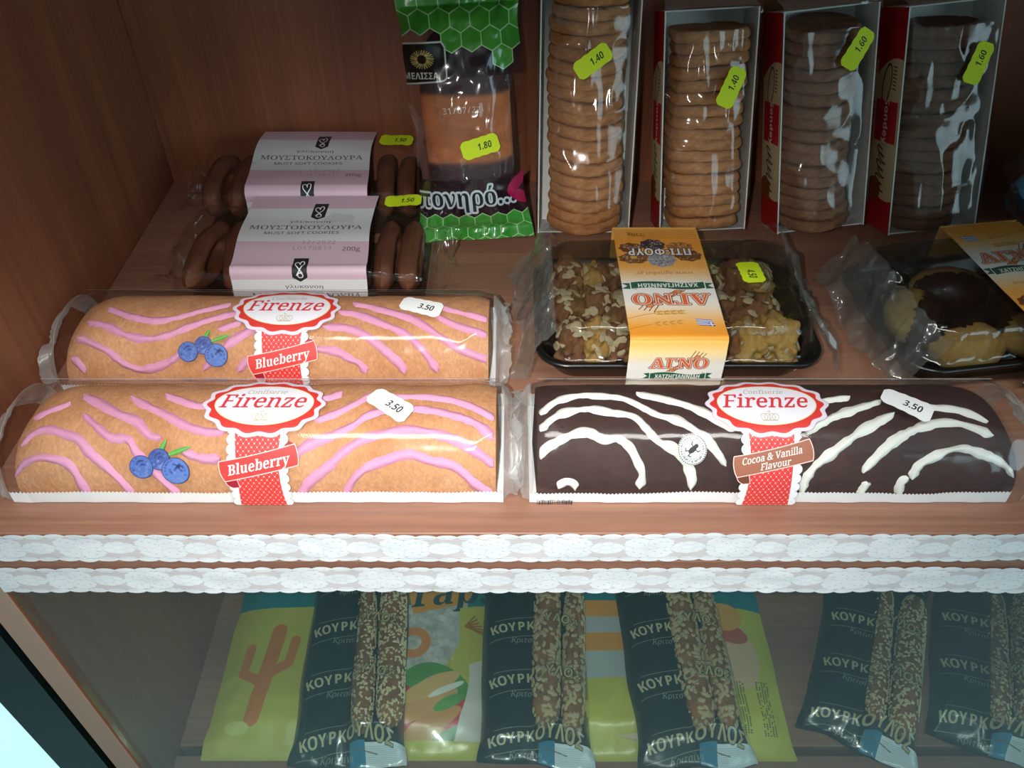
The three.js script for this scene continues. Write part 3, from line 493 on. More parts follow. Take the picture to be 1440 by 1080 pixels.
const roundBiscuits = [1, 2, 3, 4].map((s) => biscuitGeo(0.0295, 0.0076, s * 7)), squareBiscuits = [1, 2, 3, 4].map((s) => biscuitGeo(0.0295, 0.0076, s * 5, 5));
function biscuitPack({ label, X, W, L, d, yaw = 0, roll = 0, lean = 0.315, mat, n, tiltB, tag, text, seed, cap = 0.012, shift = 0, shapes = roundBiscuits }) {
  const D = 0.041, g = thing('biscuit_package', label, 'biscuits', at(X, 0.002 + D * Math.sin(lean) + W / 2 * Math.abs(Math.sin(roll)), d)), h = W / 2; g.rotation.set(-lean, yaw, roll, 'YXZ');
  // local: y along the tray, z out of its open face; the open face lies at z = 0
  const wall = (x0, x1, y0, y1, z0, z1) => bx(x0, x1, y0, y1, z0, z1), t = 0.0009;
  part('card_tray', merged([wall(-h, h, 0, L, -D, -D + t), wall(-h + t, h - t, 0, t, -D + t, -0.002), wall(-h + t, h - t, L - t, L, -D + t, -0.012), wall(h - t, h, 0, L, -D + t, 0), wall(-h, -h + t, 0, L, -D + t, 0)]), cardInner, g, 'open card tray, white inside');
  for (const s of [-1, 1]) { const pl = grid(1, 1, (u, v) => [s * (h + 0.0003), v * L, -D + (s < 0 ? u : 1 - u) * D], (u, v) => [s < 0 ? u : u, v]); part('printed_side', pl, cardPrint, g, 'red and cream printed tray side'); }
  const pitch = (L - cap - 0.004) / n;
  for (let i = 0; i < n; i++) { const m = part('biscuit', shapes[(i + seed) % 4], mat, g); m.position.set(shift + rr(-0.0012, 0.0012) + 0.0015 * Math.sin(i * 0.35 + seed), 0.006 + pitch * (i + 0.35), -D + 0.0268 + rr(-0.0008, 0.0008)); m.rotation.set(tiltB + rr(-0.05, 0.05), rr(-0.05, 0.05), rr(-0.02, 0.02) + 0.025 * Math.sin(i * 0.4 + seed)); const s = W / 0.0715; m.scale.set(s * rr(0.955, 0.985), pitch / 0.0074, 0.86); }
  const zf = (u, v) => { const q = u * 2 - 1; return 0.0135 * (1 - Math.abs(q) ** 3.2) * smooth(0, 0.08, v) * smooth(0, 0.1, 1 - v) + 0.0025 + 0.0021 * (ridge(u * 3.2 + seed, v * 4.6, seed) - 0.8); };
  part('film_wrap', merged([grid(64, 120, (u, v) => [(u * 2 - 1) * (h + 0.0012), v * (L + 0.003) - 0.0015, zf(u, v)])]), film, g, 'creased clear film over the tray');
  part('film_end', grid(40, 12, (u, v) => [(u * 2 - 1) * (h - 0.004 * v), L + 0.001 + v * 0.008, 0.001 - v * 0.03 + 0.004 * noise(u * 9, v * 3, seed) * v]), filmHazy, g, 'folded film end');
  const [tx, ty, rot] = tag, c = Math.cos(rot), q = Math.sin(rot);
  part('price_tag', tagGeo((lx, ly) => { const x = tx + lx * c - ly * q, y = ty + lx * q + ly * c; return [x, y, 0.0195 - 0.7 * (Math.abs(x / h)) ** 3.2 * 0.0135 + 0.0004 * ly]; }), tagMat(text, true), g, 'yellow price tag reading ' + text);
}
biscuitPack({ label: 'golden butter biscuits in a white tray, beside the green honeycomb bag', X: 0.0535, W: 0.0685, L: 0.17, d: 0.527, mat: butterBiscuit, n: 19, tiltB: 0.2, tag: [0.0005, 0.1215, 0.62], text: '1.40', seed: 1, cap: 0.004 });
biscuitPack({ label: 'golden butter biscuits in a white tray, next to the brown biscuits', X: 0.1425, W: 0.064, L: 0.152, d: 0.527, roll: 0.05, mat: butterBiscuit, n: 17, shapes: squareBiscuits, tiltB: 0.03, tag: [0.011, 0.103, 1.15], text: '1.40', seed: 2, cap: 0.012 });
biscuitPack({ label: 'brown cocoa biscuits in a red sided tray with a 1.60 tag', X: 0.231, W: 0.0645, L: 0.152, d: 0.527, yaw: 0.02, roll: 0.1, mat: cocoaBiscuit, n: 17, tiltB: 0.22, tag: [0.0115, 0.1255, 0.98], text: '1.60', seed: 3, cap: 0.010, shift: -0.0035 });
biscuitPack({ label: 'darkest brown biscuits in the tilted tray beside the blue bag', X: 0.3135, W: 0.0645, L: 0.156, d: 0.525, yaw: 0.02, roll: 0.095, mat: darkBiscuit, n: 17, tiltB: 0.05, tag: [0.0085, 0.118, 1.2], text: '1.60', seed: 4, cap: 0.012, shift: -0.005 });

// ------------------------------------------------------------------ petit-four trays
const ORANGE = '#f0a03c';
function agnoTop(g, w, h) { // upright print, 10 px per mm: 58 mm x 118 mm
  const gr = g.createLinearGradient(0, 0, 0, h); gr.addColorStop(0, '#f09a2c'); gr.addColorStop(0.1, '#f2a640'); gr.addColorStop(0.28, '#f3efe4'); gr.addColorStop(0.45, '#eef0ee'); gr.addColorStop(0.62, '#f4b45c'); gr.addColorStop(0.85, '#f2a03a'); gr.addColorStop(1, '#f0b050'); g.fillStyle = gr; g.fillRect(0, 0, w, h);
  // wheat
  const ear = (x, y, r, l) => { g.save(); g.translate(x, y); g.rotate(r); g.strokeStyle = '#b57d30'; g.lineWidth = 4; g.beginPath(); g.moveTo(-l, 0); g.quadraticCurveTo(-l * 2, -10, -l * 3.4, -60); g.stroke(); for (let i = 0; i < 9; i++) for (const s of [-1, 1]) { g.fillStyle = i % 2 ? '#c9933f' : '#e0b260'; g.save(); g.translate(-l + i * l * 0.22, s * 7); g.rotate(s * 0.5); g.beginPath(); g.ellipse(8, 0, 18, 6, 0, 0, 7); g.fill(); g.restore(); } g.restore(); };
  g.save(); g.translate(w, 0); g.scale(-1, 1); ear(270, 250, Math.PI + 3.2, 95); ear(250, 150, Math.PI + 3.25, 100); g.restore();
  g.fillStyle = '#3d55a5'; g.save(); g.translate(60, 120); g.transform(1, 0.06, 0.2, 1, 0, 0); g.fillRect(0, 0, 100, 62); g.fillStyle = '#eef2f8'; for (let i = 0; i < 4; i++) g.fillRect(0, 7 + i * 14, 100, 7); g.fillStyle = '#3d55a5'; g.fillRect(0, 0, 34, 34); g.fillStyle = '#eef2f8'; g.fillRect(13, 0, 8, 34); g.fillRect(0, 13, 34, 8); g.restore();
  agnoLogo(g, w / 2, 385, 1);
  skewText(g, 'www.agnokat.gr', w / 2, 660, { font: '46px serif', fill: '#b06a2c', skew: 0.2 });
  for (const [x, y, rx, ry, c] of [[110, 860, 90, 66, '#7a4626'], [470, 830, 100, 60, '#8a5a2c'], [290, 810, 92, 80, '#9aa0ad'], [150, 960, 90, 60, '#b8762f'], [330, 985, 84, 66, '#3a3440'], [480, 950, 78, 56, '#7d4a24']]) { g.fillStyle = c; g.beginPath(); for (let a = 0; a <= 30; a++) { const t = a / 30 * 6.283, k = 1 + 0.08 * Math.sin(t * 8 + x); g.lineTo(x + rx * k * Math.cos(t), y + ry * k * Math.sin(t)); } g.fill(); for (let i = 0; i < 46; i++) { const a = hash3(i, x, 3) * 6.283, q = Math.sqrt(hash3(i, y, 4)) * 0.85; g.fillStyle = hash3(i, x, 8) > 0.5 ? 'rgba(240,230,215,0.55)' : 'rgba(40,20,15,0.4)'; g.beginPath(); g.arc(x + rx * q * Math.cos(a), y + ry * q * Math.sin(a), 6, 0, 7); g.fill(); } }
  g.fillStyle = '#d9b34a'; g.beginPath(); g.arc(470, 845, 22, 0, 7); g.fill();
  skewText(g, 'ΠΤΙ-ΦΟΥΡ', w / 2, 905, { font: 'bold 108px sans-serif', fill: '#f4f5f5', stroke: '#3b2f2c', lw: 16, sx: 0.84 });
  skewText(g, '350g', 430, 1112, { font: 'bold 52px serif', fill: '#5b3a17' }); g.strokeStyle = '#c07a22'; g.lineWidth = 4; for (let i = 0; i < 5; i++) { g.beginPath(); g.moveTo(20, 1060 + i * 24); g.quadraticCurveTo(180, 1090 + i * 20, 400, 1050 + i * 18); g.stroke(); }
}
function agnoLogo(g, x, y, k) {
  g.save(); g.translate(x, y); g.scale(k, k); g.strokeStyle = '#6b3418'; g.lineWidth = 6; for (let i = 0; i < 4; i++) { g.beginPath(); g.moveTo(70 + i * 30, -40); g.lineTo(120 + i * 30, -130 + i * 8); g.stroke(); }
  g.fillStyle = '#e08a5a'; for (let i = 0; i < 8; i++) { g.beginPath(); g.ellipse(-95 + i * 30 + 18, 92 - i * 22, 32, 20, -0.6, 0, 7); g.fill(); g.lineWidth = 4; g.stroke(); }
  skewText(g, 'ΑΓΝΟ', 0, 0, { font: 'bold 150px serif', fill: '#e36a3c', stroke: '#6b3a28', lw: 20, sx: 1.12 }); skewText(g, 'ΑΓΝΟ', 0, 0, { font: 'bold 150px serif', fill: '#e36a3c', stroke: '#f6ece2', lw: 9, sx: 1.12 });
  g.fillStyle = '#1f5b46'; g.strokeStyle = '#f2f4ee'; g.beginPath(); g.moveTo(-290, 110); g.lineTo(-200, 100); g.lineTo(-200, 170); g.lineTo(-290, 165); g.lineTo(-255, 138); g.fill(); g.beginPath(); g.moveTo(290, 110); g.lineTo(200, 100); g.lineTo(200, 170); g.lineTo(290, 165); g.lineTo(255, 138); g.fill();
  g.lineWidth = 7; g.beginPath(); g.moveTo(-235, 108); g.quadraticCurveTo(-110, 80, 0, 106); g.quadraticCurveTo(110, 130, 235, 104); g.lineTo(235, 178); g.quadraticCurveTo(110, 205, 0, 182); g.quadraticCurveTo(-110, 158, -235, 184); g.closePath(); g.fill(); g.stroke();
  skewText(g, 'ΧΑΤΖΗΓΙΑΝΝΙΔΗ', 0, 145, { font: 'bold 56px sans-serif', fill: '#eef3ea', sx: 0.86 }); g.restore();
}
const agnoTex = (turned) => canvasTex(580, 1530, (g, w, h) => {
  g.save(); if (turned) { g.translate(w, 1180); g.rotate(Math.PI); } agnoTop(g, w, 1180); g.restore();
  const gr = g.createLinearGradient(0, 1180, 0, 1530); gr.addColorStop(0, '#f5b95c'); gr.addColorStop(0.2, '#f8d690'); gr.addColorStop(0.5, '#f4f2ea'); gr.addColorStop(1, '#f1f3f1'); g.fillStyle = gr; g.fillRect(0, 1180, w, 350); agnoLogo(g, w / 2 + 20, 1345, 0.72);
});
const nutTex = spongeTex([178, 128, 82], [112, 70, 42], 0.3), creamTex = spongeTex([214, 178, 104], [182, 138, 70], 0.1);
const nutPastry = std({ map: nutTex, roughness: 0.85 }), creamPastry = std({ map: creamTex, roughness: 0.7 }), chocoCoat = phys({ color: 0x2c1812, roughness: 0.35, clearcoat: 0.3 }), almond = std({ color: 0xd0bd98, roughness: 0.75 });
function blob(rx, ry, rz, amp, freq, sd, detail = 4) {
  let g = new THREE.IcosahedronGeometry(1, detail * 3); g.deleteAttribute('uv'); g.deleteAttribute('normal'); g = mergeVertices(g); const p = g.attributes.position, uv = [];
  for (let i = 0; i < p.count; i++) { const x = p.getX(i), y = p.getY(i), z = p.getZ(i), k = 1 + amp * fbm(x * freq + sd, y * freq, z * freq + sd * 2, 3); p.setXYZ(i, x * rx * k, (y < -0.5 ? -0.5 + (y + 0.5) * 0.2 : y) * ry * k, z * rz * k); uv.push(x * 0.6 + 0.3 * z, y * 0.6 + 0.2 * z); }
  g.setAttribute('uv', new THREE.Float32BufferAttribute(uv, 2)); g.computeVertexNormals(); return g;
}
const rrect = (a, hx, hz, r) => { // rounded rectangle outline, a in 0..1
  const P = [[hx - r, hz - r, 0], [-(hx - r), hz - r, 1], [-(hx - r), -(hz - r), 2], [hx - r, -(hz - r), 3]], lens = [2 * (hx - r), 2 * (hz - r), 2 * (hx - r), 2 * (hz - r)], arc = r * Math.PI / 2, tot = lens.reduce((s, l) => s + l, 0) + 4 * arc; let q = ((a % 1) + 1) % 1 * tot;
  for (let i = 0; i < 4; i++) { if (q <= arc) { const t = i * Math.PI / 2 + q / r; return [P[i][0] + r * Math.cos(t), P[i][1] + r * Math.sin(t), Math.cos(t), Math.sin(t)]; } q -= arc; if (q <= lens[i]) { const j = (i + 1) % 4, w = q / lens[i], t = (i + 1) * Math.PI / 2; const c = (k) => [P[k][0], P[k][1]]; const A = c(i), B = c(j); return [mix(A[0], B[0], w) + r * Math.cos(t), mix(A[1], B[1], w) + r * Math.sin(t), Math.cos(t), Math.sin(t)]; } q -= lens[i]; }
  return [hx, 0, 1, 0];
};
function petitFourTray({ label, pos, yaw, turned, kind, tag, labelX, seed }) {
  const g = thing('petit_four_tray', label, 'pastries', pos); g.rotation.y = yaw; const HX = 0.0895, HZ = 0.058, TOP = 0.042;
  const ring = (list, n, ribs) => grid(n, list.length - 1, (u, v) => { const [y, ins, rad, rib] = list[Math.round(v * (list.length - 1))], q = rrect(1 - u, HX - ins, HZ - ins, rad), rb = (rib ?? 0) * 0.0016 * Math.max(0, Math.cos(u * 2 * Math.PI * ribs)); return [q[0] + q[2] * rb, y, q[1] + q[3] * rb]; });
  const lidShape = [[0.0195, 0.001, 0.02], [0.0205, 0.003, 0.02], [0.022, 0.0055, 0.02, 0.6], [0.026, 0.0068, 0.02, 1], [0.034, 0.0078, 0.02, 1], [0.0385, 0.009, 0.019, 0.6], [0.041, 0.0105, 0.018], [TOP, 0.0135, 0.016], [TOP, 0.02, 0.014], [TOP - 0.0012, 0.023, 0.012], [TOP - 0.0012, 0.04, 0.01], [TOP - 0.0012, 0.0578, 0.0001]];
  part('tray_base', ring([[0.003, 0.056, 0.001], [0.003, 0.014, 0.014], [0.006, 0.010, 0.016], [0.0145, 0.005, 0.018], [0.0195, 0.003, 0.02], [0.019, 0, 0.021], [0.0165, 0, 0.021], [0.016, 0.003, 0.02], [0.0005, 0.011, 0.016], [0.0005, 0.056, 0.001]], 160, 0), blackPlastic, g, 'black plastic tray');
  // pastries
  if (kind === 'almond') {
    const spots = []; for (const sx of [-1, 1]) for (let i = 0; i < 3; i++) for (let j = 0; j < 3; j++) spots.push([sx * (0.036 + i * 0.0165) + rr(-0.003, 0.003) + (sx < 0 ? 0.002 : -0.004), -0.034 + j * 0.031 + rr(-0.003, 0.003)]);
    spots.forEach(([x, z], i) => {
      const ry = rr(0.012, 0.0165), m = part('petit_four', blob(rr(0.0105, 0.0135), ry, rr(0.014, 0.0185), 0.75, 2.2, seed + i * 3.1, 3), hash3(i, seed, 3) > 0.62 ? creamPastry : nutPastry, g); m.position.set(x, 0.0035 + ry * 0.62, z); m.rotation.y = rr(-0.5, 0.5);
      const fl = []; for (let k = 0, nf = hash3(i, 7, seed) > 0.35 ? 26 : 7; k < nf; k++) { const a = rr(0, 6.28), el = rr(0.05, 1.5), f = new THREE.SphereGeometry(1, 7, 5).scale(rr(0.0025, 0.0055), 0.0009, rr(0.0018, 0.0035)), q = new THREE.Quaternion().setFromUnitVectors(new V3(0, 1, 0), new V3(Math.cos(a) * Math.cos(el), Math.sin(el), Math.sin(a) * Math.cos(el)).normalize()); f.rotateY(rr(0, 3)).applyQuaternion(q); f.rotateX(rr(-0.6, 0.6)); f.translate(Math.cos(a) * Math.cos(el) * 0.0125, Math.sin(el) * ry * 1.02, Math.sin(a) * Math.cos(el) * 0.015); fl.push(f); }
      part('almond_flakes', merged(fl), almond, m, 'pale almond flakes', 'stuff');
    });
  } else {
    for (const [x, z, a, dip] of [[-0.056, -0.004, 0.9, 0.1], [-0.022, -0.022, -0.25, -0.1], [-0.038, 0.031, 0.1, 0.3], [0.004, 0.026, 0.45, -0.5], [0.05, 0.02, 0.4, 0.1], [0.055, -0.028, -0.3, 0]]) {
      const m = part('petit_four', blob(0.0255, 0.0145, 0.0185, 0.12, 1.6, seed + x * 90, 2), creamPastry, g, 'cream coloured biscuit dipped in chocolate'); m.position.set(x, 0.0125 + (x > -0.03 && x < 0.01 ? 0.004 : 0), z); m.rotation.y = a;
      const c = blob(0.0257, 0.0151, 0.0188, 0.12, 1.6, seed + x * 90, 2), p = c.attributes.position, keep = [], ix = c.index.array; for (let i = 0; i < ix.length; i += 3) { const zc = (p.getZ(ix[i]) + p.getZ(ix[i + 1]) + p.getZ(ix[i + 2])) / 3, xc = p.getX(ix[i]), w = 0.002 * noise(xc * 300, zc * 200, 3); if (z > 0.01 ? zc < -0.005 + w : zc > 0.001 + w) keep.push(ix[i], ix[i + 1], ix[i + 2]); }
      c.setIndex(keep); part('chocolate_coat', c, chocoCoat, m, 'dark chocolate coating');
    }
  }
  part('lid', ring(lidShape, 320, 22), lidPlastic, g, 'clear ribbed plastic lid');
  // paper sleeve over the top and down both sides
  const Ls = 0.118 + 0.0355, sl = (s) => { const r = 0.003, tl = 0.115; if (s < tl) return [-0.0585 + s, TOP + 0.0012]; const a = Math.min(1, (s - tl) / (r * 1.57)) * Math.PI / 2, dn = Math.max(0, s - tl - r * 1.57); return [-0.0585 + tl + r * Math.sin(a) + 0.0015 * Math.min(1, dn / 0.01), TOP + 0.0012 - r + r * Math.cos(a) - dn]; };
  part('paper_sleeve', grid(8, 80, (u, v) => { const q = sl((1 - v) * Ls); return [labelX + (u - 0.5) * 0.058, Math.max(0.001, q[1] + 0.0003 * noise(u * 3, v * 9, seed)), q[0] + 0.0015]; }), phys({ map: agnoTex(turned), roughness: 0.45, clearcoat: 0.3, clearcoatRoughness: 0.25 }), g, 'orange and white paper sleeve');
  part('sleeve_back', grid(4, 6, (u, v) => [labelX + (u - 0.5) * 0.058, mix(0.001, TOP + 0.001, v), -0.0595]), std({ color: 0xe8a850, roughness: 0.5 }), g, 'orange back of the paper sleeve');
  // loose overwrap, gathered at both ends
  const over = (q, v) => {
    const z = (v * 2 - 1) * (HZ + 0.002), x = q * (HX + 0.013), drop = smooth(0.76, 1, Math.abs(q)), wild = smooth(0.62, 0.85, Math.abs(q));
    const cr = (ridge(x * 50 + seed, z * 34, seed) - 0.7) + 0.7 * (ridge(x * 120, z * 80, seed + 4) - 0.7);
    return [x + 0.005 * drop * noise(v * 9, q * 20, seed), Math.max(0.001, mix(TOP + 0.0026, 0.009 + 0.008 * noise(v * 5, q, seed), drop) + (0.0003 + 0.0055 * wild) * cr * (1 - 0.4 * drop)), z + 0.004 * wild * noise(q * 15, v * 9, seed)];
  };
  part('film_overwrap', grid(110, 72, (u, v) => over((u * 2 - 1) * 0.76, v)), film, g, 'clear overwrap');
  for (const sd of [-1, 1]) part('gathered_film', grid(40, 90, (u, v) => over(sd * mix(0.76, 1, u), v)), filmSoft, g, 'crinkled end of the overwrap');
  if (tag) part('price_tag', tagGeo((lx, ly) => { const c = Math.cos(tag[2]), q = Math.sin(tag[2]); return [tag[0] + lx * c - ly * q, TOP + 0.0034 + 0.0006 * Math.cos(lx * 150), tag[1] - (lx * q + ly * c)]; }, 0.0225, 0.0145), tagMat('4.50', true), g, 'yellow price tag reading 4.50');
}
petitFourTray({ label: 'tray of almond flaked petit fours with an orange sleeve, behind the cocoa roll', pos: at(0.104, 0.0005, 0.4295), yaw: 0, turned: true, kind: 'almond', tag: [0.049, -0.003, -1.5], labelX: -0.0055, seed: 5 });
petitFourTray({ label: 'tray of cream and chocolate biscuits with an orange sleeve, below the darkest biscuits', pos: at(0.323, 0.0005, 0.434), yaw: 0.15, turned: false, kind: 'cream', tag: null, labelX: 0.012, seed: 9 });

// ------------------------------------------------------------------ blue bag and another wrapped item at the right
{
  const g = thing('blue_bag', 'crumpled blue plastic bag beside the darkest biscuit tray', 'bag', at(0.43, 0.0005, 0.545));
  const lump = (u, v, k, sd) => { const a = u * Math.PI * 2, e = Math.sin(Math.PI * clamp(v * 0.9 + 0.05)) ** 0.6, cr = 0.8 + 0.35 * (ridge(Math.cos(a) * 1.6 + 4, Math.sin(a) * 1.6, v * 3 + sd) - 0.6); return [Math.cos(a) * 0.058 * e * k * cr - 0.012 * v, v * 0.098, Math.sin(a) * 0.04 * e * k * cr]; };
  part('contents', grid(48, 40, (u, v) => { const p = lump(u, v, 0.82, 1); p[1] = 0.003 + p[1] * 0.72; return p; }), phys({ color: 0x4f9fc8, roughness: 0.4, clearcoat: 0.5 }), g, 'light blue inner packaging');
  part('outer_film', grid(72, 50, (u, v) => lump(u, v, 1, 4)), film, g, 'crumpled clear outer film');
}
{
  const g = thing('wrapped_package', 'pale film wrapped package beside the right end of the cocoa roll', 'package', at(0.368, 0.0005, 0.322));
  part('contents', new RoundedBoxGeometry(0.125, 0.036, 0.07, 5, 0.016).translate(0.014, 0.0195, 0), std({ color: 0x7f8a7a, roughness: 0.6 }), g, 'grey green contents');
  part('film_wrap', grid(60, 50, (u, v) => { const a = v * Math.PI * 2, q = u * 2 - 1, e = smooth(0.75, 1, Math.abs(q)), sq = (c) => Math.sign(c) * Math.abs(c) ** 0.5; return [0.012 + q * 0.0655, 0.0205 + sq(Math.sin(a)) * 0.0195 * (1 - 0.6 * e), sq(Math.cos(a)) * 0.0375 * (1 - 0.1 * e) + 0.0014 * (ridge(u * 9, v * 9, 2) - 0.6)]; }), film, g, 'crinkled clear film');
}

// ------------------------------------------------------------------ tortilla wraps lying on the lower shelf
const wrapTexA = canvasTex(1000, 960, (g, w, h) => { // 4 px per mm, 250 x 240 mm, far end at the top
  g.fillStyle = '#c2bf4e'; g.fillRect(0, 0, w, h); g.save(); g.translate(0, 62); g.fillStyle = '#0f7f86'; g.fillRect(0, -70, w, 400);
  g.fillStyle = '#d9853e'; g.lineCap = 'round'; g.strokeStyle = '#cf7f3a'; g.lineWidth = 56; // cactus
  g.beginPath(); g.moveTo(155, 770); g.lineTo(190, 430); g.stroke(); g.lineWidth = 36; g.beginPath(); g.moveTo(165, 640); g.lineTo(85, 600); g.lineTo(95, 500); g.stroke(); g.beginPath(); g.moveTo(178, 610); g.lineTo(248, 560); g.lineTo(258, 470); g.stroke();
  g.fillStyle = '#b9bdb4'; g.beginPath(); g.moveTo(470, 960); g.quadraticCurveTo(430, 600, 560, 330); g.lineTo(900, 300); g.quadraticCurveTo(880, 560, 770, 620); g.lineTo(640, 900); g.fill(); // window on the pale flatbread
  for (let i = 0; i < 200; i++) { g.fillStyle = hash3(i, 1, 7) > 0.5 ? 'rgba(235,232,220,0.35)' : 'rgba(150,140,120,0.25)'; g.beginPath(); g.arc(520 + hash3(i, 2, 7) * 330, 330 + hash3(i, 3, 7) * 280, 4 + hash3(i, 4, 7) * 14, 0, 7); g.fill(); }
  g.fillStyle = '#e09a3c'; g.beginPath(); g.moveTo(640, 180); g.lineTo(960, 180); g.lineTo(890, 310); g.lineTo(690, 360); g.fill(); skewText(g, 'Wraps', 770, 268, { font: 'bold 150px serif', fill: '#1f4a4f', skew: 0.2, rot: -0.12 });
  g.strokeStyle = '#d98a45'; g.lineWidth = 34; g.beginPath(); g.arc(700, 480, 46, -2.2, 1.9); g.stroke();
  g.fillStyle = '#c2bf4e'; g.beginPath(); g.moveTo(870, 330); g.lineTo(1000, 300); g.lineTo(1000, 960); g.lineTo(880, 960); g.fill();
  g.save(); g.translate(790, 730); g.rotate(-0.5); // filled wrap picture
  for (const [x, y, rx, ry, c] of [[0, 0, 150, 175, '#5c9a48'], [-95, -40, 66, 110, '#c23a46'], [40, 70, 110, 60, '#cf3f48'], [-20, -20, 125, 40, '#d9a56a'], [-30, 50, 120, 34, '#d79c60'], [20, -75, 120, 32, '#e0b472'], [60, 10, 60, 22, '#6aa858'], [-60, 95, 70, 30, '#d3a264'], [70, -40, 70, 12, '#e9eadf'], [0, 110, 80, 18, '#4d8a48']]) { g.fillStyle = c; g.beginPath(); g.ellipse(x, y, rx, ry, 0, 0, 7); g.fill(); } g.restore();
  g.fillStyle = '#dcd9cd'; g.beginPath(); g.moveTo(915, 560); g.lineTo(1000, 520); g.lineTo(1000, 960); g.lineTo(830, 960); g.quadraticCurveTo(910, 760, 915, 560); g.fill(); g.restore(); g.fillStyle = '#c6c255'; g.fillRect(0, 900, w, 60);
  g.strokeStyle = '#a86a30'; g.lineWidth = 6; for (let i = 0; i < 7; i++) { g.beginPath(); g.moveTo(890, 470); g.lineTo(930 + i * 8, 420 + i * 14); g.stroke(); }
  g.fillStyle = '#d0d47a'; g.beginPath(); g.ellipse(110, 862, 44, 22, 0.1, 0, 7); g.fill();
});
const wrapTexB = canvasTex(1000, 960, (g, w, h) => {
  g.fillStyle = '#c2bf4e'; g.fillRect(0, 0, w, h); g.fillStyle = '#0f7f86'; g.fillRect(0, 0, w, 390);
  g.fillStyle = '#b4bbb8'; g.fillRect(180, 400, 640, 280); g.fillStyle = '#e09a3c'; g.fillRect(180, 360, 640, 70); g.fillRect(180, 500, 420, 75);
  g.fillStyle = '#d2b48c'; g.beginPath(); g.ellipse(860, 580, 80, 140, -0.15, 0, 7); g.fill(); g.fillStyle = '#b9604a'; g.beginPath(); g.ellipse(850, 500, 70, 40, 0.3, 0, 7); g.fill(); g.fillStyle = '#d8a04a'; g.beginPath(); g.ellipse(840, 430, 70, 60, 0, 0, 7); g.fill();
  g.fillStyle = '#3f5a3a'; for (let k = 0; k < 2; k++) for (let i = 0; i < 5; i++) { for (let y = 690; y < 880; y += 7) if (hash3(i, y, k) > 0.25) g.fillRect(820 + k * 90 + i * 10, y, 5, 5); }
});
function wrapBag(label, X, map, seed, d0 = 0.293) {
  const g = thing('tortilla_bag', label, 'tortillas', at(X, LOW + 0.0004, d0 + 0.12), 'yellow tortilla bags on the lower shelf'), HX = 0.125, HZ = 0.12;
  const hgt = (x, z) => { const ex = 1 - Math.abs(x / HX) ** 6, ez = clamp((HZ - Math.abs(z)) / 0.035); return 0.0012 + 0.0125 * Math.max(0, ex) * fade(clamp(ez)) ; };
  part('printed_bag', grid(120, 110, (u, v) => { const x = (u * 2 - 1) * HX, z = (1 - 2 * v) * HZ, k = hgt(x, z); return [x + 0.0012 * noise(v * 14, seed, x > 0 ? 1 : 2) * Math.abs(u * 2 - 1), k + (0.0018 * (ridge(x * 22, z * 22, seed) - 0.7) * smooth(0.1, 0.5, Math.abs(z) / HZ) + 0.0012 * fbm(x * 40, z * 40, seed)) * clamp(k / 0.004), z]; }), phys({ map, roughness: 0.35, clearcoat: 0.6, clearcoatRoughness: 0.15 }), g, 'yellow and teal printed plastic');
  part('flatbreads', new THREE.CylinderGeometry(0.105, 0.107, 0.0085, 48).translate(0, 0.0046, 0), std({ color: 0xd8c7a0, roughness: 0.9 }), g, 'stack of pale flatbreads');
  part('bag_underside', grid(20, 20, (u, v) => [(u * 2 - 1) * HX, 0.0002, (1 - 2 * v) * HZ]), std({ color: 0xbab74a, roughness: 0.5 }), g);
}
wrapBag('yellow tortilla bag with an orange cactus print, beside the left side panel', -0.143, wrapTexA, 3);
wrapBag('yellow tortilla bag without a cactus, in the middle of the lower shelf', 0.119, wrapTexB, 7, 0.2925);

// ------------------------------------------------------------------ sesame breadsticks in black and clear bags
const PKW = 0.1, PKL = 0.2;
const stickPrint = canvasTex(960, 2000, (g, w, h) => { // 10 px per mm, front end at the bottom
  g.fillStyle = '#0d2024'; g.beginPath(); g.moveTo(0, 0); g.lineTo(490, 0); g.lineTo(475, h - 150); g.lineTo(505, h); g.lineTo(0, h); g.fill();
  g.fillStyle = '#2f7d9c'; g.fillRect(505, h - 150, 130, 150); g.fillStyle = '#dfe6e8'; g.fillRect(635, h - 140, 325, 140); g.strokeStyle = '#b9c4c8'; g.lineWidth = 4; for (let i = 0; i < 12; i++) { g.beginPath(); g.moveTo(640, h - 118 + i * 10); g.lineTo(960, h - 118 + i * 10); g.stroke(); }
  for (let k = 0; k < 5; k++) {
    const y = h - 215 - k * 520, x0 = 60, x1 = 890, R = 1250, cx = (x0 + x1) / 2, cy = y + R;
    const arcP = (x, dy) => { const a = (x - cx) / R; return [cx + (R - dy) * Math.sin(a), cy - (R - dy) * Math.cos(a), a]; };
    g.lineWidth = 6; for (const [dy, a, b] of [[-105, 20, 760], [85, 130, 700]]) { for (let x = a; x < b; x += 10) { g.strokeStyle = x < 530 ? '#8d9078' : '#6f6a4e'; g.beginPath(); g.moveTo(...arcP(x, -dy).slice(0, 2)); g.lineTo(...arcP(x + 11, -dy).slice(0, 2)); g.stroke(); } }
    [...'ΚΟΥΡΚΟΥΛΟΣ'].forEach((c, i) => { const q = arcP(x0 + (x1 - x0) * (i + 0.5) / 10, 0); g.save(); g.translate(q[0], q[1]); g.rotate(q[2]); g.font = 'bold 124px sans-serif'; g.textAlign = 'center'; g.textBaseline = 'middle'; if (i > 5) { g.strokeStyle = '#2d2a1e'; g.lineWidth = 9; g.strokeText(c, 0, 0); } g.fillStyle = i < 6 ? '#c4bf98' : '#b5a97a'; g.fillText(c, 0, 0); g.restore(); });
    skewText(g, 'Κριτσίνι', 400, y + 150, { font: '70px serif', fill: '#9aa092', skew: 0.2 });
  }
});
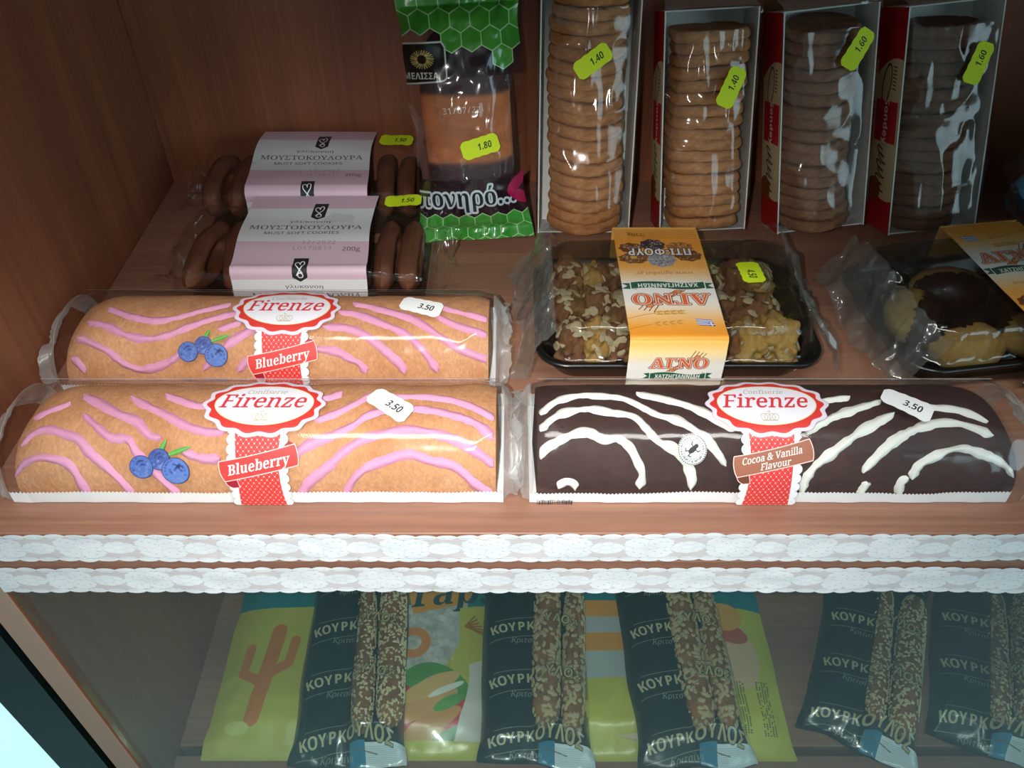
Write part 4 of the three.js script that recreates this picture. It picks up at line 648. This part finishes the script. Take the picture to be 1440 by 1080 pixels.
const stickPrintMat = printed(stickPrint, { roughness: 0.3, clearcoat: 0.7, clearcoatRoughness: 0.14 });
const crust = std({ map: spongeTex([176, 122, 72], [120, 76, 40], 0.2), roughness: 0.85 }), seedMat = std({ color: 0xe6d6a8, roughness: 0.7 }), nutSeedMat = std({ color: 0xc2ae82, roughness: 0.7 }), blackBack = std({ color: 0x0e1c20, roughness: 0.5 });
function stickGeo(L, r, sd) { return grid(28, 60, (u, v) => { const a = u * Math.PI * 2, e = Math.sqrt(Math.max(0.0005, 1 - Math.abs(v * 2 - 1) ** 7)), k = r * e * (1 + 0.16 * noise(v * 9, Math.cos(a), sd) + 0.1 * noise(Math.cos(a) * 2, Math.sin(a) * 2, v * 14 + sd)); return [Math.cos(a) * k, Math.sin(a) * k * 0.85, (0.5 - v) * L]; }, (u, v) => [u, v * 3]); }
function seedsGeo(L, r, n, len, sd) {
  const base = new THREE.SphereGeometry(1, 6, 4), list = [];
  for (let i = 0; i < n; i++) { const a = rr(-0.4, Math.PI + 0.4), z = rr(-0.49, 0.49), e = Math.sqrt(1 - Math.abs(z * 2) ** 7), s = base.clone().scale(len * rr(0.8, 1.2), len * 0.38, len * 0.62); s.rotateY(rr(0, 3.1)); s.rotateZ(a - Math.PI / 2); const k = r * e * 1.06; s.translate(Math.cos(a) * k, Math.sin(a) * k * 0.87, z * L); list.push(s); }
  return merged(list);
}
const stickA = stickGeo(0.152, 0.0118, 3), stickB = stickGeo(0.148, 0.0092, 8), seedsA = seedsGeo(0.152, 0.0118, 620, 0.0018, 1), seedsB = seedsGeo(0.148, 0.0092, 440, 0.0018, 2), bigA = seedsGeo(0.152, 0.0116, 290, 0.0032, 4), bigB = seedsGeo(0.148, 0.0092, 220, 0.0032, 5);
function stickPack(label, x, hh, d, yaw, seeds, sd, grp) {
  const g = thing('breadstick_package', label, 'breadsticks', at(x, LOW + hh, d)); g.rotation.y = yaw; const HX = PKW / 2, HZ = PKL / 2;
  const shape = (u, v, top) => { const q = u * 2 - 1, z = (1 - 2 * v) * HZ, ez = fade(clamp((HZ - Math.abs(z)) / 0.026)), pinch = 1 - 0.05 * ez + 0.04 * noise(v * 5, sd, q > 0 ? 1 : 5) * 1, t = ez * (1 - Math.abs(q) ** 9), right = smooth(-0.1, 0.25, q), cr = (ridge(u * 4 + sd, v * 7, sd) - 0.75) * 0.0022 * (0.35 + 1.2 * (1 - ez)); return [q * HX * pinch, top ? 0.001 + t * mix(0.012, 0.0295, right) + cr * clamp(t + 0.4) + 0.0012 * (1 - ez) : 0.0003, z + 0.004 * (1 - ez) * noise(u * 4, sd, z > 0 ? 3 : 6)]; };
  for (const [geo, sg, bx0, r] of seeds === 'big' ? [[stickA, bigA, 0.0105, 0.0118], [stickB, bigB, 0.0358, 0.0092]] : [[stickB, seedsB, 0.008, 0.0092], [stickA, seedsA, 0.0335, 0.0118]]) {
    const m = part('breadstick', geo, crust, g); m.position.set(bx0 * 0.98, 0.0012 + r * 0.93, -0.001 + rr(-0.004, 0.004)); m.rotation.y = rr(-0.05, 0.05); part('seeds', sg, seeds === 'big' ? nutSeedMat : seedMat, m, 'pale sesame seeds', 'stuff');
  }
  part('bag_back', grid(20, 30, (u, v) => shape(u * 0.98 + 0.01, v, false)), blackBack, g, 'dark back of the bag');
  part('film_wrap', grid(70, 110, (u, v) => { const p = shape(u, v, true); p[1] = Math.max(0.0008, p[1]); return p; }), film, g, 'clear glossy bag');
  part('printed_bag', grid(70, 110, (u, v) => { const p = shape(u, v, true); p[1] = Math.max(0.0014, p[1] + 0.0006); return p; }), stickPrintMat, g, 'black print with cream lettering');
}
stickPack('black and clear bag of sesame breadsticks lying on the cactus print bag', -0.143, 0.0145, 0.3815, 0.05, 'sesame', 2);
stickPack('black bag of breadsticks with coarse seeds lying between the two tortilla bags', 0.0215, 0.0145, 0.381, -0.02, 'big', 5);
stickPack('black breadstick bag lying on the tortilla bag without a cactus', 0.1515, 0.0145, 0.38, 0.04, 'big', 9);
stickPack('tilted black breadstick bag lying on the bare lower shelf', 0.3375, 0.001, 0.393, -0.42, 'sesame', 12);
stickPack('tilted black breadstick bag at the far right of the lower shelf', 0.447, 0.001, 0.392, -0.4, 'sesame', 15);

// ------------------------------------------------------------------ lit fridge standing beside the cabinet
{
  const g = thing('display_fridge', 'brightly lit fridge with a black door frame left of the cabinet', 'fridge', [-0.62, 0, -0.28]);
  part('body', bx(-0.27, 0.29, 0, 1.6, -0.24, 0.2), std({ color: 0x1b2224, roughness: 0.5 }), g, 'dark fridge body');
  part('door_frame', merged([bx(0.245, 0.285, 0.1, 1.58, 0.2, 0.262), bx(-0.265, -0.225, 0.1, 1.58, 0.2, 0.262), bx(-0.225, 0.245, 1.54, 1.58, 0.2, 0.262), bx(-0.225, 0.245, 0.1, 0.14, 0.2, 0.262)]), phys({ color: 0x10201f, roughness: 0.35, clearcoat: 0.3 }), g, 'black door frame');
  part('light_panel', bx(-0.224, 0.244, 0.141, 1.539, 0.201, 0.206), std({ color: 0xd9f5f2, emissive: new THREE.Color(0.55, 1, 0.95), emissiveIntensity: 0.8, roughness: 0.5 }), g, 'bright white lit interior');
  const l = new THREE.RectAreaLight(new THREE.Color(0.6, 1, 0.97), 0.6, 0.45, 1.3); l.name = 'fridge_light'; l.position.set(0.01, 0.84, 0.268); l.lookAt(-0.61, 0.84, 2); g.add(l);
}

renderer.render(scene, camera);
